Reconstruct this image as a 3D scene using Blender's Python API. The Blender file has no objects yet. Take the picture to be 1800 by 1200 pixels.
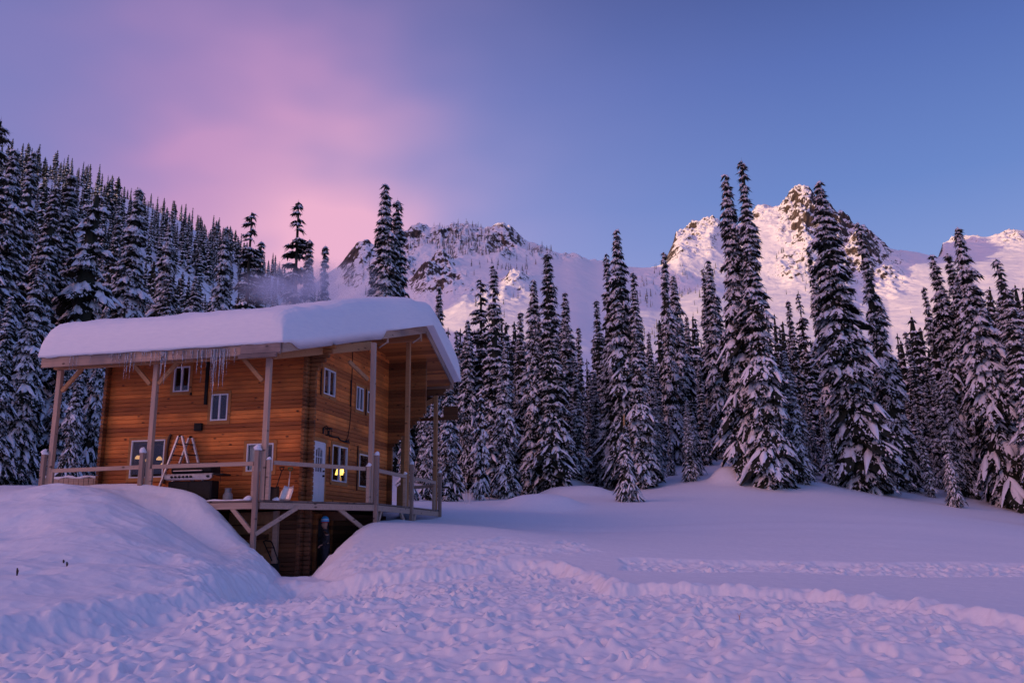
import bpy, bmesh, math, random
import numpy as np
from mathutils import Vector, Matrix
scene = bpy.context.scene
COL = scene.collection
R_ = math.radians

# ------------------------------------------------------------------ camera
F_PX, PITCH, ROLL, CAM_Z = 1538.77, 0.2232, -0.0111, 1.6
cam_data = bpy.data.cameras.new("camera")
cam = bpy.data.objects.new("camera", cam_data)
COL.objects.link(cam)
cam_data.sensor_width = 36.0
cam_data.lens = F_PX / 1800 * 36
cam_data.clip_start = 0.1
cam_data.clip_end = 12000
cam.matrix_world = (Matrix.Translation((0, 0, CAM_Z)) @ Matrix.Rotation(math.pi / 2 + PITCH, 4, 'X')
                    @ Matrix.Rotation(ROLL, 4, 'Z'))
scene.camera = cam

# ------------------------------------------------------------------ sky, sun, exposure
SUN_AZ, SUN_EL = R_(-108), R_(8.0)          # azimuth from +Y towards +X
scene.cycles.volume_bounces = 3
world = bpy.data.worlds.new("World")
scene.world = world
world.use_nodes = True
nt = world.node_tree
nt.nodes.clear()
N = nt.nodes.new
L = nt.links.new


def wmath(op, a, b=None, c=None, clamp=False):
    n = N('ShaderNodeMath'); n.operation = op; n.use_clamp = clamp
    for i, x in enumerate((a, b, c)):
        if x is None: continue
        if isinstance(x, (int, float)): n.inputs[i].default_value = x
        else: L(x, n.inputs[i])
    return n.outputs[0]


def wmix(fac, a, b, mode='MIX'):
    n = N('ShaderNodeMix'); n.data_type = 'RGBA'; n.blend_type = mode
    if isinstance(fac, (int, float)): n.inputs[0].default_value = fac
    else: L(fac, n.inputs[0])
    for i, x in ((6, a), (7, b)):
        if isinstance(x, tuple): n.inputs[i].default_value = (*x, 1)
        else: L(x, n.inputs[i])
    return n.outputs[2]


def wdot(v, d):
    n = N('ShaderNodeVectorMath'); n.operation = 'DOT_PRODUCT'
    L(v, n.inputs[0]); n.inputs[1].default_value = d
    return n.outputs['Value']


def wsmooth(x, a, b):
    n = N('ShaderNodeMapRange'); n.interpolation_type = 'SMOOTHERSTEP'
    L(x, n.inputs[0]); n.inputs[1].default_value = a; n.inputs[2].default_value = b
    return n.outputs[0]


def sdir(az, el):
    az, el = R_(az), R_(el)
    return (math.sin(az) * math.cos(el), math.cos(az) * math.cos(el), math.sin(el))


tc = N('ShaderNodeTexCoord')
gen = tc.outputs['Generated']
sep = N('ShaderNodeSeparateXYZ'); L(gen, sep.inputs[0])
ramp = N('ShaderNodeValToRGB')
cr = ramp.color_ramp
cr.elements[0].position = 0.0; cr.elements[0].color = (.26, .31, .62, 1)
cr.elements[1].position = 1.0; cr.elements[1].color = (.085, .135, .44, 1)
for pos, col in ((.20, (.28, .365, .69)), (.36, (.135, .230, .555)), (.48, (.088, .152, .44)), (.60, (.044, .074, .255)), (.74, (.055, .095, .34))):
    e = cr.elements.new(pos); e.color = (*col, 1)
L(sep.outputs['Z'], ramp.inputs[0])
base = ramp.outputs[0]
# thin drifting cloud that breaks up the glow
mp = N('ShaderNodeMapping'); mp.inputs['Scale'].default_value = (1.6, 1.6, 3.2)
mp.inputs['Rotation'].default_value = (0, R_(28), 0)
L(gen, mp.inputs[0])
nz = N('ShaderNodeTexNoise'); nz.inputs['Scale'].default_value = 1.7; nz.inputs['Detail'].default_value = 3
nz.inputs['Roughness'].default_value = .5
L(mp.outputs[0], nz.inputs['Vector'])
nzc = wmath('SUBTRACT', nz.outputs['Fac'], .5)
# violet veil over the left half, pink glow above the gap between the ridges, each a soft round falloff


def wgauss(az, el, sig, wob):
    q = wmath('SUBTRACT', 1.0, wmath('ADD', wdot(gen, sdir(az, el)), wmath('MULTIPLY', nzc, wob)))
    return wmath('EXPONENT', wmath('MULTIPLY', q, -2.0 / R_(sig) ** 2), clamp=True)


col = wmix(wmath('MULTIPLY', wgauss(-27, 24, 25, .10), .62), base, (.25, .21, .475))
col = wmix(wmath('MULTIPLY', wgauss(-3, 14, 12, .05), .50), col, (.42, .36, .66))
col = wmix(wmath('MULTIPLY', wgauss(-20, 28, 7.5, .06), .34), col, (.40, .215, .46))
col = wmix(wmath('MULTIPLY', wgauss(-16.5, 22, 7.5, .06), .66), col, (.58, .29, .53))
col = wmix(wmath('MULTIPLY', wgauss(-12, 18, 6.5, .04), .80), col, (.88, .46, .61))
# the dawn itself: rosy sky low on the left behind the photographer
col = wmix(wmath('MULTIPLY', wgauss(-120, 24, 24, 0), .98), col, (2.9, 1.34, 1.32))
sky = N('ShaderNodeTexSky'); sky.sky_type = 'NISHITA'; sky.sun_disc = False
sky.sun_elevation = SUN_EL; sky.sun_rotation = SUN_AZ
skys = wmix(1.0, sky.outputs[0], (.05, .05, .05), 'MULTIPLY')
col = wmix(.06, col, skys)
bg = N('ShaderNodeBackground'); bg.inputs[1].default_value = 1.0
L(col, bg.inputs[0])
wo = N('ShaderNodeOutputWorld'); L(bg.outputs[0], wo.inputs[0])

sun_data = bpy.data.lights.new("sun", 'SUN')
sun_data.energy = 3.3
sun_data.angle = R_(0.5)
sun_data.color = (1.0, .64, .31)
sun = bpy.data.objects.new("sun", sun_data)
COL.objects.link(sun)
sd = Vector((math.sin(SUN_AZ) * math.cos(SUN_EL), math.cos(SUN_AZ) * math.cos(SUN_EL), math.sin(SUN_EL)))
sun.rotation_euler = (-sd).to_track_quat('-Z', 'Y').to_euler()
sun.location = sd * 200
vs = scene.view_settings
vs.view_transform = 'Standard'; vs.look = 'None'; vs.exposure = 0.16; vs.gamma = 1.0
vs.use_curve_mapping = False

# ------------------------------------------------------------------ measuring helpers (pixel of the 1800x1200 photo -> world)
cp, sp, cR, sR = math.cos(PITCH), math.sin(PITCH), math.cos(ROLL), math.sin(ROLL)


def ray(px, py):
    a, b = px - 900, py - 600
    x0 = (cR * a + sR * b) / F_PX
    y0 = -(-sR * a + cR * b) / F_PX
    return np.array([x0, cp - y0 * sp, sp + y0 * cp])


def at(px, py, Y):
    d = ray(px, py)
    return np.array([0, 0, CAM_Z]) + d * (Y / d[1])


def project(P):
    P = np.asarray(P, float)
    X, Y, Z = P[..., 0], P[..., 1], P[..., 2] - CAM_Z
    d = np.maximum(Y * cp + Z * sp, 1e-3); w = -Y * sp + Z * cp
    x = X / d * F_PX; y = -w / d * F_PX
    return 900 + cR * x - sR * y, 600 + sR * x + cR * y


# house frame: u runs left along the eave, v runs back along the gable, h is height over the deck
A0 = np.array([-7.762, 27.148, CAM_Z + 1.2815])
UV_U = np.array([-0.976798, 0.214162, 0]); UV_V = np.array([0.214162, 0.976798, 0])
HROT = math.atan2(-UV_U[1], -UV_U[0])


def hw(u, v, h):
    return A0 + UV_U * u + UV_V * v + np.array([0, 0, h])


def onV(px, py, vv):
    d = ray(px, py); o = np.array([0, 0, CAM_Z])
    t = ((A0 + UV_V * vv - o) @ UV_V) / (d @ UV_V)
    P = o + d * t - A0
    return P @ UV_U, P[2]


def onU(px, py, uu):
    d = ray(px, py); o = np.array([0, 0, CAM_Z])
    t = ((A0 + UV_U * uu - o) @ UV_U) / (d @ UV_U)
    P = o + d * t - A0
    return P @ UV_V, P[2]


# ------------------------------------------------------------------ noise
def _hash(ix, iy, seed):
    n = (ix.astype(np.int64) * 374761393 + iy.astype(np.int64) * 668265263 + seed * 974634777) & 0xFFFFFFFF
    n = ((n ^ (n >> 13)) * 1274126177) & 0xFFFFFFFF
    n = (n ^ (n >> 16)) & 0xFFFFFFFF
    return n.astype(np.float64) / 4294967295.0


def vnoise(x, y, seed=0):
    ix, iy = np.floor(x), np.floor(y)
    fx, fy = x - ix, y - iy
    fx = fx * fx * fx * (fx * (fx * 6 - 15) + 10); fy = fy * fy * fy * (fy * (fy * 6 - 15) + 10)
    a = _hash(ix, iy, seed); b = _hash(ix + 1, iy, seed)
    c = _hash(ix, iy + 1, seed); d = _hash(ix + 1, iy + 1, seed)
    return (a * (1 - fx) + b * fx) * (1 - fy) + (c * (1 - fx) + d * fx) * fy - .5


def fbm(x, y, seed=0, octs=4, gain=.5):
    s = 0; a = 1.0
    for i in range(octs):
        c, n = math.cos(i * 1.1), math.sin(i * 1.1)
        s = s + a * vnoise((c * x - n * y) * 2 ** i, (n * x + c * y) * 2 ** i, seed + i * 17)
        a *= gain
    return s


def ridged(x, y, seed=0, octs=4, gain=.55):
    s = 0; a = 1.0
    for i in range(octs):
        c, n = math.cos(i * 1.3 + .4), math.sin(i * 1.3 + .4)
        v = vnoise((c * x - n * y) * 2 ** i, (n * x + c * y) * 2 ** i, seed + i * 13)
        s = s + a * (.5 - 2 * np.abs(v))
        a *= gain
    return s


def sstep(x, a, b):
    t = np.clip((x - a) / (b - a), 0, 1)
    return t * t * (3 - 2 * t)


# ------------------------------------------------------------------ materials
def new_mat(name):
    m = bpy.data.materials.new(name); m.use_nodes = True
    t = m.node_tree
    return m, t, t.nodes['Principled BSDF']


def nd(t, typ, **kw):
    n = t.nodes.new(typ)
    for k, v in kw.items():
        if k.startswith('i_'):
            n.inputs[k[2:].replace('_', ' ')].default_value = v
        else:
            setattr(n, k, v)
    return n


def ramp_node(t, fac, stops):
    r = t.nodes.new('ShaderNodeValToRGB')
    c = r.color_ramp
    c.elements[0].position, c.elements[0].color = stops[0][0], (*stops[0][1], 1)
    c.elements[1].position, c.elements[1].color = stops[-1][0], (*stops[-1][1], 1)
    for p_, q_ in stops[1:-1]:
        e_ = c.elements.new(p_); e_.color = (*q_, 1)
    t.links.new(fac, r.inputs[0])
    return r.outputs[0]


def add_bump(t, bs, height, strength, dist):
    b = nd(t, 'ShaderNodeBump'); b.inputs['Strength'].default_value = strength
    b.inputs['Distance'].default_value = dist
    t.links.new(height, b.inputs['Height']); t.links.new(b.outputs[0], bs.inputs['Normal'])


def mat_snow(name, scale=6.0, bump=.25, dist=.03, stretch=None):
    m, t, b = new_mat(name)
    tcn = nd(t, 'ShaderNodeTexCoord')
    n1 = nd(t, 'ShaderNodeTexNoise'); n1.inputs['Scale'].default_value = scale
    n1.inputs['Detail'].default_value = 6; n1.inputs['Roughness'].default_value = .62
    src = tcn.outputs['Object']
    if stretch:
        mpn = nd(t, 'ShaderNodeMapping'); mpn.inputs['Scale'].default_value = stretch; mpn.inputs['Rotation'].default_value = (.02, 0, 0)
        t.links.new(src, mpn.inputs[0]); src = mpn.outputs[0]
    t.links.new(src, n1.inputs['Vector'])
    c = ramp_node(t, n1.outputs['Fac'], [(.3, (.83, .84, .88)), (.7, (.90, .90, .92))])
    t.links.new(c, b.inputs['Base Color'])
    b.inputs['Roughness'].default_value = .55
    b.inputs['Specular IOR Level'].default_value = .25
    if bump: add_bump(t, b, n1.outputs['Fac'], bump, dist)
    return m


def mat_plain(name, col, rough=.6, metal=0., var=.15, scale=12., spec=.4, bump=0.):
    m, t, b = new_mat(name)
    tcn = nd(t, 'ShaderNodeTexCoord')
    n1 = nd(t, 'ShaderNodeTexNoise'); n1.inputs['Scale'].default_value = scale; n1.inputs['Detail'].default_value = 5
    t.links.new(tcn.outputs['Object'], n1.inputs['Vector'])
    lo = tuple(max(0, x * (1 - var)) for x in col); hi = tuple(min(1, x * (1 + var)) for x in col)
    t.links.new(ramp_node(t, n1.outputs['Fac'], [(.3, lo), (.7, hi)]), b.inputs['Base Color'])
    b.inputs['Roughness'].default_value = rough; b.inputs['Metallic'].default_value = metal
    b.inputs['Specular IOR Level'].default_value = spec
    if bump: add_bump(t, b, n1.outputs['Fac'], bump, .01)
    return m


def mat_wood(name, dark, light, axis='Z', board=.145, knots=True, grain=(1.2, 40, 40), weather=None, rough=.62):
    """Boards: every course gets its own tone, with stretched grain, knots and weather stains."""
    m, t, b = new_mat(name)
    tcn = nd(t, 'ShaderNodeTexCoord')
    sx = nd(t, 'ShaderNodeSeparateXYZ'); t.links.new(tcn.outputs['Object'], sx.inputs[0])

    def mth(op, a_, b_=0.):
        n_ = nd(t, 'ShaderNodeMath', operation=op)
        t.links.new(a_, n_.inputs[0])
        if isinstance(b_, (int, float)): n_.inputs[1].default_value = b_
        else: t.links.new(b_, n_.inputs[1])
        return n_.outputs[0]
    idx = mth('FLOOR', mth('DIVIDE', mth('ADD', sx.outputs[axis], 20.0), board))
    wn = nd(t, 'ShaderNodeTexWhiteNoise', noise_dimensions='1D'); t.links.new(idx, wn.inputs['W'])
    off = nd(t, 'ShaderNodeVectorMath', operation='SCALE'); t.links.new(wn.outputs['Color'], off.inputs[0])
    off.inputs['Scale'].default_value = 30.
    add = nd(t, 'ShaderNodeVectorMath', operation='ADD')
    t.links.new(tcn.outputs['Object'], add.inputs[0]); t.links.new(off.outputs[0], add.inputs[1])
    mpn = nd(t, 'ShaderNodeMapping'); mpn.inputs['Scale'].default_value = grain
    t.links.new(add.outputs[0], mpn.inputs[0])
    g = nd(t, 'ShaderNodeTexNoise'); g.inputs['Scale'].default_value = 1.; g.inputs['Detail'].default_value = 6
    g.inputs['Roughness'].default_value = .6; g.inputs['Distortion'].default_value = .4
    t.links.new(mpn.outputs[0], g.inputs['Vector'])
    s = mth('ADD', mth('MULTIPLY', g.outputs['Fac'], .75), mth('MULTIPLY', wn.outputs['Value'], .55))
    c = ramp_node(t, s, [(.32, dark), (.62, tuple((a_ + b_) / 2 for a_, b_ in zip(dark, light))), (.9, light)])
    big = nd(t, 'ShaderNodeTexNoise'); big.inputs['Scale'].default_value = .8; big.inputs['Detail'].default_value = 3
    t.links.new(tcn.outputs['Object'], big.inputs['Vector'])
    if weather:
        mx = nd(t, 'ShaderNodeMix', data_type='RGBA')
        t.links.new(ramp_node(t, big.outputs['Fac'], [(.42, (0, 0, 0)), (.68, (1, 1, 1))]), mx.inputs[0])
        t.links.new(c, mx.inputs[6]); mx.inputs[7].default_value = (*weather, 1)
        c = mx.outputs[2]
    if knots:
        mk = nd(t, 'ShaderNodeMapping'); mk.inputs['Scale'].default_value = (2.2, 2.2, 4.2) if axis == 'Z' else (2.5, 2.5, 2.5)
        t.links.new(add.outputs[0], mk.inputs[0])
        vo = nd(t, 'ShaderNodeTexVoronoi'); vo.inputs['Scale'].default_value = 1.0
        t.links.new(mk.outputs[0], vo.inputs['Vector'])
        kf = ramp_node(t, vo.outputs['Distance'], [(.07, (1, 1, 1)), (.17, (0, 0, 0))])
        mx = nd(t, 'ShaderNodeMix', data_type='RGBA')
        t.links.new(kf, mx.inputs[0]); t.links.new(c, mx.inputs[6])
        mx.inputs[7].default_value = (*(x * .35 for x in dark), 1)
        c = mx.outputs[2]
    t.links.new(c, b.inputs['Base Color'])
    b.inputs['Roughness'].default_value = rough
    b.inputs['Specular IOR Level'].default_value = .3
    add_bump(t, b, g.outputs['Fac'], .25, .01)
    return m


def mat_mountain(name):
    m, t, b = new_mat(name)
    tcn = nd(t, 'ShaderNodeTexCoord'); geo = nd(t, 'ShaderNodeNewGeometry')
    sx = nd(t, 'ShaderNodeSeparateXYZ'); t.links.new(geo.outputs['Normal'], sx.inputs[0])
    n1 = nd(t, 'ShaderNodeTexNoise'); n1.inputs['Scale'].default_value = .06; n1.inputs['Detail'].default_value = 9
    n1.inputs['Roughness'].default_value = .68
    t.links.new(tcn.outputs['Object'], n1.inputs['Vector'])
    n2 = nd(t, 'ShaderNodeTexNoise'); n2.inputs['Scale'].default_value = .25; n2.inputs['Detail'].default_value = 6
    mpn = nd(t, 'ShaderNodeMapping'); mpn.inputs['Scale'].default_value = (1, 1, .35)
    t.links.new(tcn.outputs['Object'], mpn.inputs[0]); t.links.new(mpn.outputs[0], n2.inputs['Vector'])
    n3 = nd(t, 'ShaderNodeTexNoise'); n3.inputs['Scale'].default_value = .22; n3.inputs['Detail'].default_value = 5; n3.inputs['Roughness'].default_value = .7
    t.links.new(tcn.outputs['Object'], n3.inputs['Vector'])
    mb_ = nd(t, 'ShaderNodeMath', operation='MULTIPLY_ADD'); t.links.new(n3.outputs['Fac'], mb_.inputs[0]); mb_.inputs[1].default_value = .95; t.links.new(sx.outputs['Z'], mb_.inputs[2])
    ma = nd(t, 'ShaderNodeMath', operation='MULTIPLY_ADD'); t.links.new(n1.outputs['Fac'], ma.inputs[0])
    ma.inputs[1].default_value = .45; t.links.new(mb_.outputs[0], ma.inputs[2])
    mask = ramp_node(t, ma.outputs[0], [(.0, (0, 0, 0)), (1., (1, 1, 1))])
    mr_ = nd(t, 'ShaderNodeMapRange'); t.links.new(ma.outputs[0], mr_.inputs[0]); mr_.inputs[1].default_value = 1.29; mr_.inputs[2].default_value = 1.34; mask = mr_.outputs[0]
    rock = ramp_node(t, n2.outputs['Fac'], [(.3, (.022, .018, .018)), (.55, (.075, .056, .046)), (.75, (.20, .14, .095))])
    mx = nd(t, 'ShaderNodeMix', data_type='RGBA')
    t.links.new(mask, mx.inputs[0]); t.links.new(rock, mx.inputs[6]); mx.inputs[7].default_value = (.86, .86, .89, 1)
    t.links.new(mx.outputs[2], b.inputs['Base Color'])
    b.inputs['Roughness'].default_value = .8; b.inputs['Specular IOR Level'].default_value = .15
    add_bump(t, b, n1.outputs['Fac'], .5, 4.0)
    return m


def mat_emit(name, col, strength):
    m, t, b = new_mat(name)
    b.inputs['Base Color'].default_value = (*col, 1)
    b.inputs['Emission Color'].default_value = (*col, 1); b.inputs['Emission Strength'].default_value = strength
    return m


def mat_glass(name, clear=.75):
    m, t, b = new_mat(name)
    tr = nd(t, 'ShaderNodeBsdfTransparent'); tr.inputs[0].default_value = (.9, .92, .95, 1)
    gl = nd(t, 'ShaderNodeBsdfGlossy'); gl.inputs['Roughness'].default_value = .03
    gl.inputs['Color'].default_value = (.9, .9, .95, 1)
    mx = nd(t, 'ShaderNodeMixShader'); mx.inputs[0].default_value = 1 - clear
    t.links.new(tr.outputs[0], mx.inputs[1]); t.links.new(gl.outputs[0], mx.inputs[2])
    t.links.new(mx.outputs[0], t.nodes['Material Output'].inputs['Surface'])
    return m


def mat_ice(name):
    m, t, b = new_mat(name)
    b.inputs['Base Color'].default_value = (.85, .9, .97, 1)
    b.inputs['Roughness'].default_value = .12; b.inputs['IOR'].default_value = 1.31
    b.inputs['Transmission Weight'].default_value = .75
    return m


M = {}
M['snow'] = mat_snow('snow_ground', 7., .35, .03)
M['roofsnow'] = mat_snow('roof_snow', 3., .25, .04, (1, 1, 4.5))
M['treesnow'] = mat_snow('tree_snow', 5., .5, .05)
M['needles'] = mat_plain('fir_needles', (.022, .026, .017), .75, var=.5, scale=1.5, spec=.2)
M['bark'] = mat_plain('bark', (.07, .045, .034), .9, var=.4, scale=8, spec=.1, bump=.6)
M['mountain'] = mat_mountain('mountain_rock_and_snow')
M['siding'] = mat_wood('cedar_siding', (.23, .058, .016), (.95, .29, .060), grain=(1.6, 1.6, 46), weather=(.42, .125, .030))
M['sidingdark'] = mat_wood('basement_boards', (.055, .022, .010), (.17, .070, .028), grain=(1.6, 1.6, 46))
M['cornerlog'] = mat_wood('log_ends', (.10, .034, .012), (.34, .13, .038), grain=(14, 14, 30))
M['soffit'] = mat_wood('soffit_boards', (.24, .078, .022), (.68, .25, .065), axis='Y', board=.16, grain=(1.5, 40, 1.5))
M['trim'] = mat_wood('cedar_trim', (.24, .085, .025), (.52, .22, .065), board=3., grain=(8, 8, 8))
M['post'] = mat_wood('weathered_post', (.28, .17, .115), (.64, .43, .31), board=50., grain=(26, 26, 1.2), weather=(.42, .30, .24))
M['outerpost'] = mat_wood('old_outer_post', (.16, .105, .08), (.42, .30, .24), board=50., grain=(26, 26, 1.2), weather=(.27, .19, .16))
M['rail'] = mat_wood('weathered_rail', (.26, .17, .125), (.56, .40, .31), board=50., grain=(1.2, 26, 26))
M['beam'] = mat_wood('porch_beam', (.26, .12, .055), (.52, .27, .12), board=50., grain=(1.2, 30, 30))
M['fascia'] = mat_wood('fascia_board', (.24, .14, .095), (.54, .36, .26), board=.15, grain=(1.0, 30, 34), weather=(.20, .16, .15))
M['deck'] = mat_wood('deck_boards', (.10, .07, .06), (.24, .17, .14), axis='Y', board=.14, grain=(1.5, 30, 30))
M['white'] = mat_plain('white_paint', (.74, .74, .77), .45, var=.05)
M['dark'] = mat_plain('dark_interior', (.045, .03, .022), .9)
M['black'] = mat_plain('black_metal', (.009, .009, .010), .55, var=.3, spec=.25)
M['steel'] = mat_plain('brushed_steel', (.50, .47, .46), .38, metal=.85, var=.12)
M['alu'] = mat_plain('aluminium', (.72, .71, .70), .40, metal=.55, var=.1)
M['glass'] = mat_glass('window_glass', .94)
M['mirrorglass'] = mat_glass('dark_glass', .9)
M['ice'] = mat_ice('ice')
M['tank'] = mat_plain('tank_paint', (.40, .37, .36), .5, var=.12)
M['green'] = mat_plain('green_plastic', (.03, .14, .05), .5)
M['orange'] = mat_plain('orange_plastic', (.55, .20, .04), .5)
M['lampglow'] = mat_emit('lamp_glow', (1.0, .62, .12), 2.6)
M['warmglow'] = mat_emit('warm_glow', (1.0, .52, .20), .75)
M['curtain'] = mat_plain('cream_curtain', (.80, .72, .52), .9, var=.08)
M['tape'] = mat_plain('pale_tape', (.7, .7, .72), .6)


# ------------------------------------------------------------------ mesh builder and object helpers
class MB:
    def __init__(self):
        self.v, self.f, self.m = [], [], []

    def box(self, a, b, mi=0):
        x0, y0, z0 = (min(p, q) for p, q in zip(a, b)); x1, y1, z1 = (max(p, q) for p, q in zip(a, b))
        n = len(self.v)
        self.v += [(x0, y0, z0), (x1, y0, z0), (x1, y1, z0), (x0, y1, z0), (x0, y0, z1), (x1, y0, z1), (x1, y1, z1), (x0, y1, z1)]
        self.f += [(n, n + 3, n + 2, n + 1), (n + 4, n + 5, n + 6, n + 7), (n, n + 1, n + 5, n + 4), (n + 1, n + 2, n + 6, n + 5),
                   (n + 2, n + 3, n + 7, n + 6), (n + 3, n, n + 4, n + 7)]
        self.m += [mi] * 6
        return self

    def bar(self, p, q, w, h, up=(0, 0, 1), mi=0):
        """square timber from p to q, width w across, height h along up"""
        p, q = Vector(p), Vector(q)
        d = (q - p).normalized(); upv = Vector(up)
        s = d.cross(upv)
        if s.length < 1e-4: s = d.cross(Vector((1, 0, 0)))
        s.normalize(); u = s.cross(d).normalized()
        n = len(self.v)
        for c in (p, q):
            for a, b in ((-1, -1), (1, -1), (1, 1), (-1, 1)):
                self.v.append(tuple(c + s * (a * w / 2) + u * (b * h / 2)))
        self.f += [(n, n + 1, n + 2, n + 3), (n + 7, n + 6, n + 5, n + 4)]
        for i in range(4):
            j = (i + 1) % 4
            self.f.append((n + i, n + 4 + i, n + 4 + j, n + j))
        self.m += [mi] * 6
        return self

    def tube(self, pts, r, seg=8, mi=0, cap=True):
        pts = [Vector(p) for p in pts]
        rs = r if isinstance(r, (list, tuple)) else [r] * len(pts)
        n0 = len(self.v)
        ref = Vector((0, 0, 1))
        for i, p in enumerate(pts):
            d = (pts[min(i + 1, len(pts) - 1)] - pts[max(i - 1, 0)]).normalized()
            s = d.cross(ref)
            if s.length < 1e-3: s = d.cross(Vector((1, 0, 0)))
            s.normalize(); u = s.cross(d)
            for k in range(seg):
                a = 2 * math.pi * k / seg
                self.v.append(tuple(p + (s * math.cos(a) + u * math.sin(a)) * rs[i]))
        for i in range(len(pts) - 1):
            for k in range(seg):
                a, b = n0 + i * seg + k, n0 + i * seg + (k + 1) % seg
                self.f.append((a, b, b + seg, a + seg)); self.m.append(mi)
        if cap:
            self.f.append(tuple(n0 + k for k in range(seg))[::-1]); self.m.append(mi)
            e = n0 + (len(pts) - 1) * seg
            self.f.append(tuple(e + k for k in range(seg))); self.m.append(mi)
        return self

    def lathe(self, prof, seg=20, c=(0, 0, 0), mi=0):
        n0 = len(self.v)
        for r, z in prof:
            for k in range(seg):
                a = 2 * math.pi * k / seg
                self.v.append((c[0] + r * math.cos(a), c[1] + r * math.sin(a), c[2] + z))
        for i in range(len(prof) - 1):
            for k in range(seg):
                a, b = n0 + i * seg + k, n0 + i * seg + (k + 1) % seg
                self.f.append((a, b, b + seg, a + seg)); self.m.append(mi)
        self.f.append(tuple(n0 + k for k in range(seg))[::-1]); self.m.append(mi)
        e = n0 + (len(prof) - 1) * seg
        self.f.append(tuple(e + k for k in range(seg))); self.m.append(mi)
        return self

    def prism(self, poly, z0, z1, mi=0):
        n = len(self.v); k = len(poly)
        self.v += [(x, y, z0) for x, y in poly] + [(x, y, z1) for x, y in poly]
        self.f += [tuple(range(n, n + k))[::-1], tuple(range(n + k, n + 2 * k))]
        for i in range(k):
            j = (i + 1) % k
            self.f.append((n + i, n + j, n + k + j, n + k + i))
        self.m += [mi] * (k + 2)
        return self

    def extrude(self, pts, d, mi=0):
        """planar outline pts (3-D) pushed along vector d"""
        n = len(self.v); k = len(pts)
        self.v += [tuple(p) for p in pts] + [tuple(np.add(p, d)) for p in pts]
        self.f += [tuple(range(n, n + k)), tuple(range(n + k, n + 2 * k))[::-1]]
        for i in range(k):
            j = (i + 1) % k
            self.f.append((n + j, n + i, n + k + i, n + k + j))
        self.m += [mi] * (k + 2)
        return self

    def build(self, name, mats, parent=None, bevel=0., smooth=False):
        me = bpy.data.meshes.new(name)
        me.from_pydata(self.v, [], self.f)
        for m_ in (mats if isinstance(mats, (list, tuple)) else [mats]): me.materials.append(m_)
        me.polygons.foreach_set('material_index', self.m)
        bm = bmesh.new(); bm.from_mesh(me); bmesh.ops.recalc_face_normals(bm, faces=bm.faces); bm.to_mesh(me); bm.free()
        if smooth: me.polygons.foreach_set('use_smooth', [True] * len(me.polygons))
        o = bpy.data.objects.new(name, me); COL.objects.link(o)
        if parent: o.parent = parent
        if bevel:
            b = o.modifiers.new('bevel', 'BEVEL'); b.width = bevel; b.segments = 1; b.limit_method = 'ANGLE'
        return o


def tag(o, label=None, cat=None, group=None, kind=None):
    if label: o['label'] = label
    if cat: o['category'] = cat
    if group: o['group'] = group
    if kind: o['kind'] = kind
    return o


def empty(name, loc, rz=0., label=None, cat=None, group=None):
    o = bpy.data.objects.new(name, None); COL.objects.link(o)
    o.location = tuple(loc); o.rotation_euler = (0, 0, rz); o.empty_display_size = .3
    return tag(o, label, cat, group)


def grid_mesh(name, P, mat, wrap=False, smooth=True):
    """P: (rows, cols, 3)"""
    nr, nc = P.shape[:2]
    me = bpy.data.meshes.new(name)
    me.vertices.add(nr * nc)
    me.vertices.foreach_set('co', P.reshape(-1, 3).astype(np.float32).ravel())
    i = np.arange(nr - 1)[:, None] * nc
    j = np.arange(nc if wrap else nc - 1)[None, :]
    j2 = (j + 1) % nc
    q = np.stack([i + j, i + j2, i + nc + j2, i + nc + j], -1).reshape(-1, 4)
    nf = len(q)
    me.loops.add(nf * 4); me.loops.foreach_set('vertex_index', q.astype(np.int32).ravel())
    me.polygons.add(nf); me.polygons.foreach_set('loop_start', np.arange(0, nf * 4, 4, dtype=np.int32))
    me.polygons.foreach_set('loop_total', np.full(nf, 4, dtype=np.int32))
    if smooth: me.polygons.foreach_set('use_smooth', np.ones(nf, dtype=bool))
    me.update(calc_edges=True)
    me.materials.append(mat)
    o = bpy.data.objects.new(name, me); COL.objects.link(o)
    return o


def soup_mesh(name, V, F3, F4, m3, m4, mats, s3=None, s4=None):
    """numpy triangles and quads with material indices and smooth flags"""
    me = bpy.data.meshes.new(name)
    me.vertices.add(len(V)); me.vertices.foreach_set('co', np.asarray(V, np.float32).ravel())
    n3, n4 = len(F3), len(F4)
    lv = np.concatenate([np.asarray(F3, np.int32).ravel(), np.asarray(F4, np.int32).ravel()])
    me.loops.add(len(lv)); me.loops.foreach_set('vertex_index', lv)
    me.polygons.add(n3 + n4)
    me.polygons.foreach_set('loop_start', np.concatenate([np.arange(n3) * 3, n3 * 3 + np.arange(n4) * 4]).astype(np.int32))
    me.polygons.foreach_set('loop_total', np.concatenate([np.full(n3, 3), np.full(n4, 4)]).astype(np.int32))
    me.polygons.foreach_set('material_index', np.concatenate([m3, m4]).astype(np.int32))
    sm = np.concatenate([np.zeros(n3, bool) if s3 is None else s3, np.zeros(n4, bool) if s4 is None else s4])
    me.polygons.foreach_set('use_smooth', sm)
    me.update(calc_edges=True)
    for m_ in mats: me.materials.append(m_)
    return me


# ------------------------------------------------------------------ snow field
def tps_fit(P, z, lam=.02):
    d = np.linalg.norm(P[:, None] - P[None], axis=-1)
    K = np.where(d > 0, d * d * np.log(d + 1e-9), 0) + lam * len(P) * np.eye(len(P))
    Q = np.c_[np.ones(len(P)), P]
    A = np.block([[K, Q], [Q.T, np.zeros((3, 3))]])
    return np.linalg.solve(A, np.r_[z, 0, 0, 0])


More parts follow.
